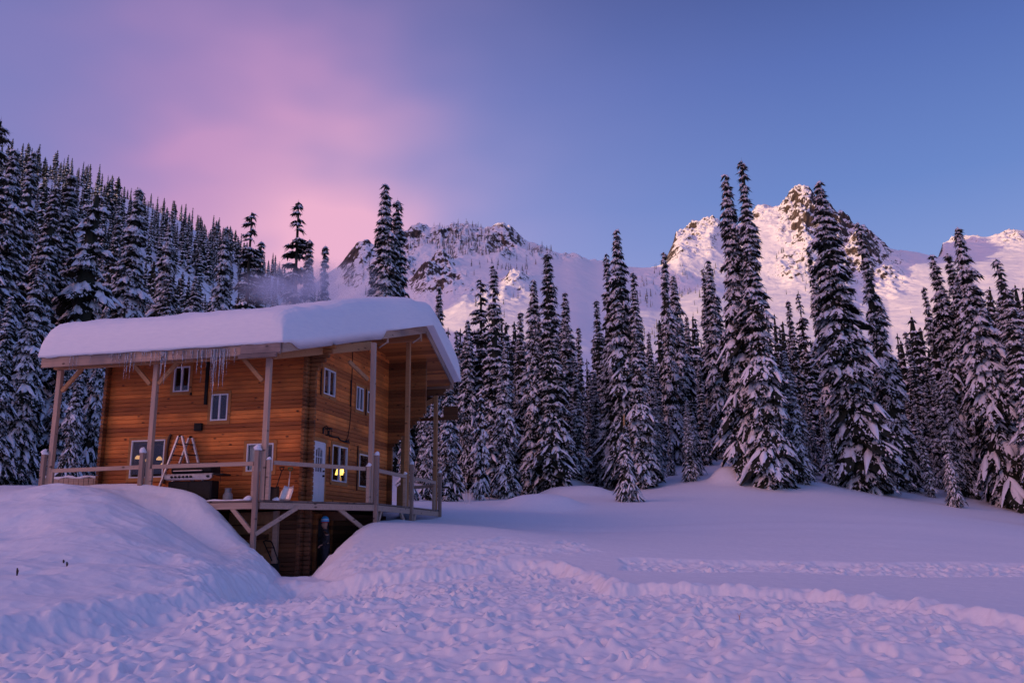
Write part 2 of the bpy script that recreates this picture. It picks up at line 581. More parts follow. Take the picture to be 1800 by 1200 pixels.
# measured snow heights: (photo x, photo y, distance); the last flag marks the trodden floor, which lies below the snow around it
CTRL = [(-200, 1200, 10, .25), (300, 1200, 10.7, .25), (900, 1200, 10.7, .25), (1500, 1200, 10.7, .25), (2000, 1210, 10.5, .25),
        (900, 1062, 17, .25), (1300, 1064, 17, .25), (600, 1040, 19, .25), (1700, 1120, 14.2, .25), (300, 1112, 14, .25),
        (1080, 1028, 20.5, 0), (1420, 1036, 20, 0), (1800, 1088, 15.5, 0), (2150, 1135, 13.5, 0),
        (1100, 985, 25, 0), (1400, 990, 25, 0), (1800, 1003, 24, 0), (1000, 940, 32, 0), (1300, 945, 31, 0), (1700, 962, 29, 0),
        (2100, 985, 28, 0), (1000, 903, 42, 0), (1300, 897, 42, 0), (1600, 905, 42, 0), (1800, 928, 42, 0),
        (950, 874, 54, 0), (1090, 876, 50, 0), (1190, 838, 64, 0), (1255, 797, 80, 0), (1350, 876, 51, 0), (1290, 842, 57, 0),
        (1420, 838, 62, 0), (1540, 866, 60, 0), (1650, 886, 58, 0), (1750, 906, 55, 0), (1850, 930, 51, 0), (2150, 970, 50, 0),
        (900, 868, 60, 0), (820, 880, 52, 0), (860, 884, 47, 0), (970, 880, 47, 0), (1130, 845, 64, 0),
        (800, 900, 40, 0), (850, 908, 38, 0), (780, 915, 36.5, 0), (700, 914, 33, 0), (655, 919, 30.3, 0), (690, 917, 29.5, 0),
        (850, 926, 29.5, 0), (950, 942, 28.5, 0), (640, 927, 28.3, 0), (620, 945, 27.6, 0),
        (700, 1002, 25, .1), (900, 985, 25.5, .1), (1000, 962, 27, 0), (800, 960, 26.6, 0), (700, 962, 26.5, 0),
        (0, 872, 27, 0), (60, 859, 26.5, 0), (150, 853, 26, 0), (200, 853, 26, 0), (255, 874, 25.6, 0), (310, 912, 25, 0),
        (350, 945, 24.5, 0), (395, 985, 23.5, 0), (240, 858, 27.4, 0), (285, 862, 27.2, 0), (335, 882, 26.9, 0), (383, 906, 26.6, 0),
        (442, 943, 26.3, 0), (225, 880, 26.7, 0), (262, 912, 26.6, 0), (300, 944, 26.2, 0), (340, 968, 25.8, 0), (372, 982, 25.4, 0),
        (0, 940, 21.5, 0), (100, 935, 21, 0), (200, 940, 20.8, 0), (300, 985, 20.3, 0), (352, 1000, 19.3, 0),
        (0, 1000, 17.5, 0), (150, 1000, 17.5, 0), (300, 1020, 17.5, 0), (0, 1082, 13.8, 0), (150, 1055, 15, 0), (330, 1024, 17.4, 0),
        (-400, 900, 22, 0), (-400, 1010, 14, 0), (-300, 860, 30, 0), (-100, 860, 34, 0), (-250, 830, 50, 0), (50, 850, 50, 0),
        (150, 850, 50, 0), (400, 850, 55, 0), (600, 850, 58, 0), (700, 865, 55, 0), (100, 855, 40, 0)]
P_ = []; Z_ = []
for px, py, Y, dz in CTRL:
    w = at(px, py, Y); P_.append(w[:2]); Z_.append(w[2] + dz)
for x_, y_, z_ in ((-12, 4, .1), (0, 4, .05), (12, 4, .1), (0, -10, 0), (-30, -10, 1), (30, -10, 0), (-40, 20, 3), (45, 20, 1.5)):
    P_.append((x_, y_)); Z_.append(z_ + .25)
P_ = np.array(P_) / 20.; Z_ = np.array(Z_)
TPSW = tps_fit(P_, Z_, .00002)


def base_z(x, y):
    sh = np.shape(x)
    q = np.c_[np.ravel(x), np.ravel(y)] / 20.
    out = np.empty(len(q))
    for i in range(0, len(q), 60000):
        c = q[i:i + 60000]
        d2 = ((c[:, None] - P_[None]) ** 2).sum(-1)
        out[i:i + 60000] = (.5 * d2 * np.log(d2 + 1e-12)) @ TPSW[:-3] + TPSW[-3] + c @ TPSW[-2:]
    return out.reshape(sh)


def sd_poly(x, y, poly):
    """signed distance, negative inside"""
    d = np.full(np.shape(x), 1e9); ins = np.zeros(np.shape(x), bool)
    k = len(poly)
    for i in range(k):
        (ax, ay), (bx, by) = poly[i], poly[(i + 1) % k]
        ex, ey = bx - ax, by - ay
        t = np.clip(((x - ax) * ex + (y - ay) * ey) / (ex * ex + ey * ey), 0, 1)
        d = np.minimum(d, np.hypot(x - ax - t * ex, y - ay - t * ey))
        c = ((ay > y) != (by > y)) & (x < (bx - ax) * (y - ay) / (by - ay + 1e-12) + ax)
        ins ^= c
    return np.where(ins, -d, d)


def pix_poly(lst):
    return [tuple(at(px, py, Y)[:2]) for px, py, Y in lst]


TROD = pix_poly([(-400, 1130, 11), (0, 1095, 13.5), (150, 1062, 14.8), (330, 1030, 17), (358, 1004, 19), (430, 990, 21.5), (505, 1003, 24.6),
                 (550, 1006, 24.6), (610, 1012, 24.2), (700, 1012, 24.2), (900, 992, 25), (985, 990, 24.8), (1045, 1005, 22.8),
                 (1080, 1028, 20.6), (1250, 1028, 20.5), (1420, 1038, 19.8), (1600, 1058, 17.8), (1800, 1088, 15.5), (2300, 1150, 12.5),
                 (2300, 1150, 2), (-400, 1150, 2)])
TRACK = pix_poly([(1080, 990, 25.6), (1800, 990, 25.6), (2200, 1000, 25), (2200, 1020, 22.8), (1800, 1018, 22.9), (1080, 1014, 23.4)])
ROUGH = pix_poly([(600, 1008, 24.3), (620, 975, 26), (700, 955, 26.9), (800, 945, 27.4), (900, 950, 27.6), (960, 960, 27.4), (1000, 955, 28), (1075, 975, 26.4),
                  (900, 990, 25), (700, 1010, 24.2)])
ROUGH2 = pix_poly([(170, 985, 20.2), (185, 962, 21), (260, 955, 21.4), (330, 970, 21.2), (395, 985, 22.5), (380, 1000, 20.5), (340, 998, 19.6), (260, 985, 20.2)])
PIT = [tuple(hw(u, v, 0)[:2]) for u, v in ((8.2, .1), (.25, .1), (-2.1, 3.4), (-2.05, 11.2), (8.2, 11.2))]
CHAN = [(-7.3, 31.0, .6), (-6.72, 27.6, .42), (-6.3, 26, .5), (-5.3, 23.5, 1.0), (-4.0, 20, 2.4)]

# trodden snow detail on a fine raster: lumps of broken crust and a few thousand boot prints
CS = .025
gx = np.arange(-17, 17, CS); gy = np.arange(6, 30, CS)
GX, GY = np.meshgrid(gx, gy)
rs = np.random.RandomState(5)
DET = .09 * fbm(GX / 1.1, GY / .8, 3, 3) + .055 * fbm(GX / .36, GY / .30, 9, 3) + .032 * fbm(GX / .15, GY / .13, 21, 3, .5)
blk = vnoise(GX / .34, GY / .30, 77)


def stamp(cx, cy, a, L1, L2, fn, k):
    ix, iy = int((cx + 17) / CS), int((cy - 6) / CS)
    x0, x1, y0, y1 = max(0, ix - k), min(len(gx), ix + k), max(0, iy - k), min(len(gy), iy + k)
    dx, dy = GX[y0:y1, x0:x1] - cx, GY[y0:y1, x0:x1] - cy
    u_, v_ = dx * math.cos(a) + dy * math.sin(a), -dx * math.sin(a) + dy * math.cos(a)
    q = np.sqrt((u_ / L1) ** 2 + (v_ / L2) ** 2) + .35 * vnoise(GX[y0:y1, x0:x1] / .11, GY[y0:y1, x0:x1] / .11, 5)
    DET[y0:y1, x0:x1] += fn(q)


for i in range(3600):                           # boot prints with a raised rim
    dep = rs.uniform(.03, .10)
    stamp(rs.uniform(-16.5, 16.5), rs.uniform(6.5, 29.5), rs.normal(1.2, .9), rs.uniform(.12, .17), rs.uniform(.055, .085),
          lambda q: -dep * (1 - sstep(q, .55, 1.2)) + dep * .5 * np.exp(-((q - 1.45) / .35) ** 2), 15)
for i in range(8000):                           # kicked-up clods
    hh = rs.uniform(.012, .042); r0_ = rs.uniform(.04, .12)
    stamp(rs.uniform(-16.5, 16.5), rs.uniform(6.5, 29.5), rs.uniform(0, 3.1), r0_, r0_ * rs.uniform(.5, .9), lambda q: hh * np.sqrt(np.clip(1 - q * q, 0, 1)), 8)


DET *= 1.4
gk = np.array([.06, .24, .40, .24, .06])           # settle the sharpest crumbs
DET = sum(w_ * np.roll(DET, q - 2, 0) for q, w_ in enumerate(gk)); DET = sum(w_ * np.roll(DET, q - 2, 1) for q, w_ in enumerate(gk))


def det_z(x, y):
    fx = np.clip((x + 17) / CS, 0, len(gx) - 2.001); fy = np.clip((y - 6) / CS, 0, len(gy) - 2.001)
    i, j = fx.astype(int), fy.astype(int); a, b = fx - i, fy - j
    return (DET[j, i] * (1 - a) + DET[j, i + 1] * a) * (1 - b) + (DET[j + 1, i] * (1 - a) + DET[j + 1, i + 1] * a) * b


KNOBS = [(*at(1285, 838, 57)[:2], 57, .85, 1.25, 1.3), (*at(952, 900, 45)[:2], 45, .55, 1.9, 1.8), (*at(1010, 868, 54)[:2], 54, .6, 2.2, 2.0), (*at(985, 858, 60)[:2], 60, .9, 2.0, 2.0)]


def ground_z(x, y, detail=True):
    x = np.asarray(x, float); y = np.asarray(y, float)
    z = base_z(x, y)
    r = np.hypot(x, y)
    # wind-smoothed drifts in the open field
    z = z + (.10 * fbm(x / 6, y / 4, 31, 3) + .05 * fbm(x / 9, y / 1.8, 12, 2)) * sstep(r, 20, 34)
    for px_k, py_k, Y_k, hk, rx_k, ry_k in KNOBS:
        z = z + hk * np.exp(-(((x - px_k) / rx_k) ** 2 + ((y - py_k) / ry_k) ** 2) ** 2)
    # pit below the deck and the walk dug down to it
    sdp = sd_poly(x, y, PIT)
    pit = .56 + .03 * fbm(x, y, 8, 2)
    k = sstep(-sdp, -.10, .75)
    z = z * (1 - k) + np.minimum(z, pit) * k
    dch = np.full(x.shape, 1e9); flr = np.zeros(x.shape)
    for (ax, ay, aw), (bx, by, bw) in zip(CHAN[:-1], CHAN[1:]):
        ex, ey = bx - ax, by - ay
        t = np.clip(((x - ax) * ex + (y - ay) * ey) / (ex * ex + ey * ey), 0, 1)
        d = np.hypot(x - ax - t * ex, y - ay - t * ey) - (aw + (bw - aw) * t)
        dch = np.minimum(dch, d)
    dd = np.maximum(dch, 0) + .12 * fbm(x / .7, y / .7, 51, 3) * (dch > 0)
    cut = .56 + np.minimum(np.maximum(dd, 0) * 1.05, 30) + .0
    h_ = np.clip((cut - z) / .5 * .5 + .5, 0, 1)          # smooth minimum
    zc = cut + (z - cut) * h_ - .5 * h_ * (1 - h_)
    near = sstep(dch, 6, 4)
    z = z * (1 - near) + np.minimum(z, zc) * near
    if not detail: return z
    z = z + sstep(x, -4.5, -6.5) * sstep(r, 12, 16) * sstep(r, 34, 28) * sstep(sdp, -.2, .6) * (.22 * fbm(x / 1.9, y / 1.6, 33, 3) + .03 * ridged(x / .5, y / .4, 34, 2))
    # trodden floor
    wob = .14 * fbm(x / .5, y / .5, 61, 4, .6) + .45 * fbm(x / 2.2, y / 2.2, 62, 2)
    st = sd_poly(x, y, TROD) + wob
    m = sstep(-st, -.05 - .5 * sstep(x, 2.2, .5) * sstep(x, -1.5, 0) - .25 * sstep(x, -3, -7), .30 + .45 * sstep(x, -3, -7))
    rim = .07 * np.exp(-((st - .08) / .20) ** 2) * (.5 + 2.2 * fbm(x / .32, y / .32, 14, 2))
    dz = det_z(x, y)
    z = z - (.25 + .16 * sstep(x, -3, -7)) * m + rim * sstep(r, 9, 12) + m * dz * sstep(r, 40, 26)
    str_ = sd_poly(x, y, TRACK) + wob * 1.2
    mt = sstep(-str_, -.1, .35)
    z = z - .10 * mt + mt * dz * .8
    sro = sd_poly(x, y, ROUGH) + wob * 2
    mr = sstep(-sro, -.25, .45)
    mr = np.maximum(mr, .8 * sstep(-(sd_poly(x, y, ROUGH2) + wob * 3), -.3, .5))
    lump = .10 * ridged(x / .55, y / .5, 91, 3) + .06 * fbm(x / .2, y / .2, 92, 3)
    z = z + mr * lump * .8
    # steep shovelled faces crumble; undisturbed snow keeps faint wind texture
    z = z + .012 * fbm(x / .35, y / .22, 71, 3) * (1 - m) * sstep(r, 60, 20)
    cr_ = sstep(dch, 2.2, .2) * sstep(dch, -.1, .1)
    z = z + cr_ * .05 * ridged(x / .3, y / .3, 95, 3)
    return z


az_f = np.arange(-35, 35.01, .07)
az = R_(1) * np.r_[np.linspace(-180, -36, 40), az_f, np.linspace(36, 178, 40)]
rr = [2.5]
while rr[-1] < 36: rr.append(rr[-1] + max(.024, .0017 * rr[-1]))
while rr[-1] < 150: rr.append(rr[-1] * 1.012)
rr = np.array(rr)
RRg, AZg = np.meshgrid(rr, az, indexing='ij')
X, Y = RRg * np.sin(AZg), RRg * np.cos(AZg)

# ------------------------------------------------------------------ far relief: one profile of (distance, photo y) per photo column
# columns left to right; the first rise is the wooded hill, the second the far mountain (leftmost columns: unseen, added to block the sun from the central ridge)
COLS = [
    (-900, [(60, 850), (130, 760), (300, 330), (480, 200), (700, 400), (1000, 280), (1500, -40), (2200, 500)]),
    (-300, [(60, 850), (110, 780), (220, 480), (420, 255), (650, 400), (1000, 380), (1500, 100), (2200, 520)]),
    (-120, [(60, 850), (110, 795), (225, 500), (430, 275), (650, 415), (1000, 415), (1500, 188), (2200, 530)]),
    (0, [(60, 850), (110, 800), (230, 520), (440, 292), (650, 430), (1000, 430), (1500, 306), (2200, 540)]),
    (120, [(60, 850), (110, 810), (240, 540), (460, 322), (680, 450), (1000, 450), (1500, 345), (2200, 560)]),
    (230, [(60, 852), (110, 815), (250, 560), (480, 352), (720, 480), (1000, 500), (1500, 410), (2200, 580)]),
    (300, [(60, 852), (110, 820), (260, 580), (500, 382), (740, 510), (1000, 540), (1500, 480), (2200, 600)]),
    (400, [(60, 852), (110, 825), (280, 610), (540, 437), (800, 540), (1050, 560), (1500, 530), (2200, 620)]),
    (470, [(60, 852), (110, 830), (300, 650), (580, 482), (850, 560), (1100, 570), (1500, 530), (2200, 620)]),
    (540, [(60, 852), (110, 835), (300, 690), (600, 520), (900, 560), (1150, 550), (1500, 500), (2200, 620)]),
    (590, [(60, 855), (110, 838), (300, 720), (600, 570), (900, 560), (1150, 530), (1500, 468), (2200, 620)]),
    (640, [(60, 858), (110, 838), (300, 740), (650, 640), (950, 560), (1150, 510), (1450, 430), (2200, 620)]),
    (700, [(60, 862), (110, 836), (300, 745), (650, 650), (950, 560), (1150, 500), (1450, 412), (2200, 600)]),
    (750, [(60, 865), (110, 834), (300, 745), (650, 640), (950, 545), (1200, 470), (1500, 398), (2200, 600)]),
    (820, [(60, 868), (110, 832), (300, 740), (650, 630), (950, 530), (1200, 462), (1500, 402), (2200, 590)]),
    (870, [(60, 868), (110, 832), (300, 740), (650, 630), (950, 525), (1200, 465), (1500, 402), (2200, 590)]),
    (940, [(60, 868), (110, 832), (300, 740), (650, 630), (950, 530), (1250, 470), (1500, 426), (2200, 580)]),
    (1000, [(60, 860), (110, 832), (300, 740), (650, 640), (950, 550), (1250, 480), (1550, 448), (2200, 560)]),
    (1060, [(60, 855), (110, 825), (300, 740), (650, 650), (950, 570), (1300, 490), (1650, 456), (2300, 540)]),
    (1120, [(60, 845), (110, 815), (300, 740), (650, 650), (950, 580), (1300, 510), (1700, 466), (2300, 520)]),
    (1160, [(60, 842), (110, 812), (300, 740), (650, 650), (950, 585), (1300, 520), (1750, 462), (2300, 500)]),
    (1190, [(60, 842), (110, 805), (300, 735), (650, 645), (950, 580), (1350, 510), (1900, 408), (2600, 500)]),
    (1245, [(62, 830), (110, 795), (300, 735), (650, 640), (950, 580), (1400, 500), (2000, 386), (2700, 500)]),
    (1290, [(60, 840), (110, 800), (300, 735), (650, 640), (950, 580), (1400, 510), (2050, 390), (2700, 500)]),
    (1335, [(60, 850), (110, 810), (300, 735), (650, 635), (950, 575), (1400, 510), (2100, 365), (2700, 500)]),
    (1385, [(60, 855), (110, 815), (300, 735), (650, 635), (950, 575), (1400, 505), (2100, 355), (2700, 500)]),
    (1412, [(60, 855), (110, 815), (300, 735), (650, 635), (950, 575), (1400, 505), (2080, 333), (2700, 500)]),
    (1450, [(60, 855), (110, 815), (300, 735), (650, 640), (950, 575), (1400, 515), (2040, 363), (2700, 500)]),
    (1500, [(60, 862), (110, 818), (300, 735), (650, 645), (950, 585), (1400, 525), (1950, 402), (2700, 490)]),
    (1550, [(60, 870), (110, 822), (300, 740), (650, 650), (950, 595), (1400, 530), (1900, 426), (2700, 470)]),
    (1600, [(60, 880), (110, 825), (300, 740), (650, 650), (950, 590), (1400, 520), (2000, 440), (2800, 470)]),
    (1660, [(58, 890), (110, 828), (300, 740), (650, 645), (950, 580), (1400, 510), (2000, 452), (2900, 432)]),
    (1720, [(56, 900), (110, 830), (300, 740), (650, 640), (950, 575), (1400, 510), (2000, 456), (2900, 421)]),
    (1800, [(52, 918), (110, 835), (300, 740), (650, 635), (950, 570), (1400, 505), (2000, 456), (2900, 415)]),
    (2100, [(50, 950), (110, 840), (300, 740), (650, 630), (950, 560), (1400, 500), (2000, 450), (2900, 400)]),
    (2800, [(50, 960), (110, 850), (300, 740), (650, 640), (950, 570), (1400, 510), (2000, 450), (2900, 400)]),
]
LR = np.log(np.geomspace(50, 3600, 500))
c_az, c_el = [], []
for px, kn in COLS:
    dr = ray(px, kn[-2][1]); c_az.append(math.atan2(dr[0], dr[1]))
    lr = np.log([k[0] for k in kn]); te = []
    for rk, py in kn:
        d = ray(px, py); te.append(d[2] / math.hypot(d[0], d[1]) * rk)
    te[-1] = te[-2] - .30 * (kn[-1][0] - kn[-2][0]) if px < 1640 else te[-1]
    c_el.append(np.interp(LR, np.r_[lr, math.log(3600)], np.r_[te, te[-1] - 250]))
for a_, kn in ((-75, [(60, 3), (150, 16), (420, 130), (760, 215), (1100, 160), (2200, 60)]), (-100, [(60, 3), (150, 12), (420, 80), (760, 165), (1100, 130), (2200, 30)]),
               (-135, [(60, 3), (150, 8), (420, 50), (760, 150), (1100, 110), (2200, 30)])):      # unseen ridge left and behind, shaped to keep the low sun off the valley
    c_az.insert(0, R_(a_)); c_el.insert(0, np.interp(LR, np.log([k[0] for k in kn] + [3600]), [k[1] for k in kn] + [0.]))
c_az = np.array(c_az); c_el = np.array(c_el)                       # heights over the camera, columns x distances
ker = np.exp(-.5 * (np.arange(-9, 10) / 3.5) ** 2); ker /= ker.sum()
c_sm = np.array([np.convolve(np.pad(row, 9, mode='edge'), ker, 'valid') for row in c_el])


def relief(x, y):
    r = np.hypot(x, y); a = np.arctan2(x, y)
    lr = np.clip((np.log(np.maximum(r, 50)) - LR[0]) / (LR[-1] - LR[0]) * (len(LR) - 1), 0, len(LR) - 1.001)
    j = lr.astype(int); fj = lr - j
    i = np.clip(np.searchsorted(c_az, a) - 1, 0, len(c_az) - 2)
    t = np.clip((a - c_az[i]) / (c_az[i + 1] - c_az[i]), 0, 1); t = t * t * (3 - 2 * t) * .5 + t * .5
    za = c_sm[i, j] * (1 - fj) + c_sm[i, j + 1] * fj
    zb = c_sm[i + 1, j] * (1 - fj) + c_sm[i + 1, j + 1] * fj
    return CAM_Z + za * (1 - t) + zb * t


# crags: (photo x, photo y, half width, half height, metres of relief)
CRAGS = [(720, 418, 45, 26, 1.15), (800, 420, 60, 26, 1.15), (880, 428, 55, 24, 1.15), (950, 440, 40, 18, .8), (630, 450, 35, 30, 1.1),
         (690, 470, 60, 40, 1.2), (770, 492, 42, 34, 1.6), (850, 520, 60, 24, .8), (905, 500, 36, 18, .8), (1005, 452, 34, 12, .7), (1048, 450, 16, 10, .8),
         (1215, 412, 46, 28, 1.0), (1250, 396, 30, 22, .9), (1205, 440, 50, 20, .6), (1340, 375, 40, 22, .6), (1412, 384, 44, 46, 1.9), (1470, 410, 48, 46, 1.6),
         (1515, 450, 46, 46, 1.7), (1550, 432, 34, 22, 1.1), (1560, 490, 36, 34, 1.1), (1400, 470, 46, 30, .9), (1480, 490, 60, 40, .9), (1180, 490, 50, 24, .6),
         (1700, 428, 46, 9, .6), (1785, 424, 40, 14, .9), (1290, 470, 40, 20, .4)]


def far_z(x, y):
    z = relief(x, y)
    r = np.hypot(x, y)
    px, py = project(np.stack([x, y, z], -1))
    mk = np.zeros_like(z)
    for cx, cy, rx, ry, am in CRAGS:
        q = ((px - cx) / rx) ** 2 + ((py - cy) / ry) ** 2
        mk = np.maximum(mk, am * np.exp(-q * 1.1))
    mk = mk * sstep(r, 750, 1000)
    k = r / 2000.
    rough = (24 * ridged(x / 95, y / 120, 5, 5, .6) + 16 * ridged(x / 40, y / 60, 15, 4, .6))
    z = z + mk * rough * (.45 + .55 * k) + sstep(r, 500, 1100) * (7 * fbm(x / 160, y / 200, 41, 4) + 2.0 * fbm(x / 40, y / 60, 43, 3)) * k
    z = z + sstep(r, 120, 250) * 2.0 * fbm(x / 30, y / 30, 45, 3)
    return z


def land_z(x, y, detail=False):
    """ground height anywhere"""
    r = np.hypot(x, y)
    a = ground_z(x, y, detail); b = far_z(x, y)
    t = sstep(r, 62, 105)
    return a * (1 - t) + b * t


r_far = rr > 48
Z = ground_z(X, Y)
tb = sstep(RRg, 62, 105)
Zf = relief(X, Y) + sstep(RRg, 120, 250) * 2.0 * fbm(X / 30, Y / 30, 45, 3)
Z = Z * (1 - tb) + (Zf - sstep(RRg, 120, 150) * 3.) * tb
ground = grid_mesh('snow_ground', np.stack([X, Y, Z], -1), M['snow'], wrap=True)
ground['kind'] = 'structure'

azm = R_(1) * np.r_[np.linspace(-135, -36, 160), np.arange(-35.5, 35.51, .062), np.linspace(36, 60, 40)]
rm = np.r_[np.geomspace(118, 700, 110), np.geomspace(707, 2750, 620), np.geomspace(2770, 3500, 30)]
RM, AM = np.meshgrid(rm, azm, indexing='ij')
XM, YM = RM * np.sin(AM), RM * np.cos(AM)
ZM = far_z(XM, YM)
mountains = grid_mesh('mountains', np.stack([XM, YM, ZM], -1), M['mountain'])
mountains['kind'] = 'structure'

# ------------------------------------------------------------------ cabin (local frame: x = -u, y = v, z = height over the deck)
def lc(u, v, h): return (-u, v, h)


cabin = empty('log_cabin', A0, HROT, 'two-storey cedar log cabin with wraparound porch under a deep roof of snow', 'cabin')
VW, UW, VF, UL = 1.6, -.72, 9.0, 6.9          # eave wall, gable wall, far wall, left wall
EV, EH, SL, RV = -.5, 4.77, .293, 6.8          # eave line, fascia top there, roof slope, ridge
FV = 11.5                                      # far eave
FD = .34                                       # fascia depth
UE = 7.85                                      # left roof end


def roof_top(v):
    return EH + SL * (v - EV) if v <= RV else EH + SL * (RV - EV) - SL * (v - RV)


def edge_u(v):                                 # right-hand roof edge, a shallow prow
    if v <= RV: return -.73 + (v - EV) / (RV - EV) * (-3.0 + .73)
    return -3.0 + (v - RV) / (FV - RV) * .25


def under(v): return roof_top(v) - .20


# openings measured on the photograph
def rectV(px): 
    q = np.array([onV(x, y, VW) for x, y in px]); return q[:, 0].max(), q[:, 0].min(), (q[2, 1] + q[3, 1]) / 2, (q[0, 1] + q[1, 1]) / 2


def rectU(px):
    q = np.array([onU(x, y, UW) for x, y in px]); return (q[0, 0] + q[2, 0]) / 2, (q[1, 0] + q[3, 0]) / 2, (q[2, 1] + q[3, 1]) / 2, (q[0, 1] + q[1, 1]) / 2


EWIN = [rectV(p) for p in ([(309, 645.1), (335.1, 642.8), (304.3, 689.5), (332.3, 687.1)],
                           [(375, 693.2), (401.9, 691.3), (369.7, 739.9), (399.3, 738)],
                           [(234.3, 774.5), (291.5, 771.5), (226.9, 839.9), (285.7, 839.2)],
                           [(435, 779.7), (481.8, 778.5), (433.4, 828.2), (479, 827.5)])]
GWIN = [rectU(p) for p in ([(569.3, 645.8), (589.2, 654), (568.2, 690.2), (587.5, 699.5)],
                           [(626.5, 678.5), (638.9, 683.2), (625.3, 719.3), (637, 722.8)],
                           [(645.5, 687), (657, 691), (645, 725), (656, 728)],
                           [(584.5, 779.7), (610.2, 787.8), (581.5, 843.8), (607.4, 849.2)],
                           [(631, 795.5), (655, 803), (630, 854), (654, 859)])]
DOOR = (2.08, 2.95, .03, 2.0)
CH = .145                                      # course height
rs = random.Random(3)


def courses(seg_fn, h0, h1, holes, put, mb):
    """boards laid course by course, cut round the openings; each has a chamfered lower edge"""
    n = int(round((h1 - h0) / CH))
    for i in range(n):
        a = h0 + i * CH; b = a + CH - .009
        s = seg_fn((a + b) / 2)
        if not s: continue
        segs = [s]
        for (o0, o1, p0, p1) in holes:
            lo, hi = min(o0, o1) - .02, max(o0, o1) + .02
            if (a + b) / 2 > p0 - .03 and (a + b) / 2 < p1 + .03:
                ns = []
                for (x, y) in segs:
                    if hi <= x or lo >= y: ns.append((x, y)); continue
                    if lo > x: ns.append((x, lo))
                    if hi < y: ns.append((hi, y))
                segs = ns
        for (x, y) in segs:
            put(mb, x, y, a, b, rs.uniform(-.004, .004))


def put_eave(mb, x, y, a, b, j):
    # outline in the v-h plane, pushed along u
    v0 = VW + j
    pts = [lc(x, v0 + .12, a), lc(x, v0 + .010, a), lc(x, v0, a + .012), lc(x, v0, b - .006), lc(x, v0 + .006, b), lc(x, v0 + .12, b)]
    mb.extrude(pts, np.subtract(lc(y, 0, 0), lc(x, 0, 0)))


def put_gable(mb, x, y, a, b, j):
    u0 = UW + j
    pts = [lc(u0 + .12, x, a), lc(u0 + .010, x, a), lc(u0, x, a + .012), lc(u0, x, b - .006), lc(u0 + .006, x, b), lc(u0 + .12, x, b)]
    mb.extrude(pts, (0, y - x, 0))


w = MB(); courses(lambda h: (UW + .13, UL) if h < under(VW) - .02 else None, .02, 5.4, EWIN, put_eave, w)
wall_e = w.build('wall', M['siding'], cabin)


def gable_seg(h):
    lo, hi = VW + .13, VF
    if h > under(VW): lo = max(lo, RV - (under(RV) - h) / SL)
    if h > under(VF): hi = min(hi, RV + (under(RV) - h) / SL)
    return (lo, hi) if hi - lo > .15 else None


w = MB(); courses(gable_seg, .02, 7.0, GWIN + [DOOR], put_gable, w)
wall_g = w.build('wall', M['siding'], cabin)
# basement walls
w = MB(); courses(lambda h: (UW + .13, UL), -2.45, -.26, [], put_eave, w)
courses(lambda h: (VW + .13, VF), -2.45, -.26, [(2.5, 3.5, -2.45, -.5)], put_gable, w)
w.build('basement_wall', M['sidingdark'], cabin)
# hidden walls and the inside, dark
w = MB()
w.extrude([lc(UL, VW + .14, -2.4), lc(UL, VF, -2.4), lc(UL, VF, under(VF)), lc(UL, RV, under(RV)), lc(UL, VW + .14, under(VW + .14))], (.1, 0, 0)); w.box(lc(UL - .12, VF - .1, -2.4), lc(UW + .14, VF, 4.9))
w.box(lc(UL - .12, VW + .2, 2.42), lc(UW + .2, VF - .12, 2.55))
w.box(lc(UL - .12, 5.2, .02), lc(UW + 2.6, 5.3, 2.4)); w.box(lc(UL - .12, 4.2, 2.56), lc(UW + 1.8, 4.3, 5.2))
w.build('inner_wall', M['dark'], cabin)
# corner logs: ends of the crossing courses
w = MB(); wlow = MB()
n = int((under(VW) - .02 + 2.4) / CH)
for i in range(n):
    a = -2.4 + i * CH; b = a + CH - .014
    e = .25 + rs.uniform(-.012, .012)
    top = under(VW) - a
    e2 = .22 + (max(0, 1.0 - top) * .80 if top < 1.0 else 0)            # corbels step out below the roof
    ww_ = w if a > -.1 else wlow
    ww_.box(lc(UW - .0, VW - e, a), lc(UW + .125, VW + .128, b))
    ww_.box(lc(UW - e2 + rs.uniform(-.01, .01), VW + .003, a + .004), lc(UW - .003, VW + .12, b - .004))
w.build('corner_logs', M['cornerlog'], cabin, bevel=.012); wlow.build('corner_logs', M['sidingdark'], cabin, bevel=.012)  # logs below the deck coloured darker, in place of shade the open pit lacks
w = MB()
for i in range(int((under(VF) + .1) / CH)):
    a = .02 + i * CH; b = a + CH - .002
    top = 3.75 - a
    e2 = .20 + (max(0, 1.35 - top) * 1.05 if top < 1.35 else 0)
    if a > 3.75: e2 = .2 + 1.35 * 1.05
    w.box(lc(UW - e2, VF + .003, a), lc(UW + .12, VF + .13, b))
w.build('corner_logs', M['cornerlog'], cabin, bevel=.012)
w = MB()
for i in range(int(under(VW) / CH)):
    a = .02 + i * CH; b = a + CH - .014
    w.box(lc(UL - .003, VW - .22, a), lc(UL - .13, VW - .003, b))
w.build('corner_logs', M['cornerlog'], cabin, bevel=.012)


# windows and door. frame mapping: wall coordinate s, height h, outward distance d
def fE(s, h, d): return lc(s, VW - d, h)
def fG(s, h, d): return lc(UW - d, s, h)


def fbox(mb, f, s0, s1, h0, h1, d0, d1, mi=0): mb.box(f(s0, h0, d0), f(s1, h1, d1), mi)


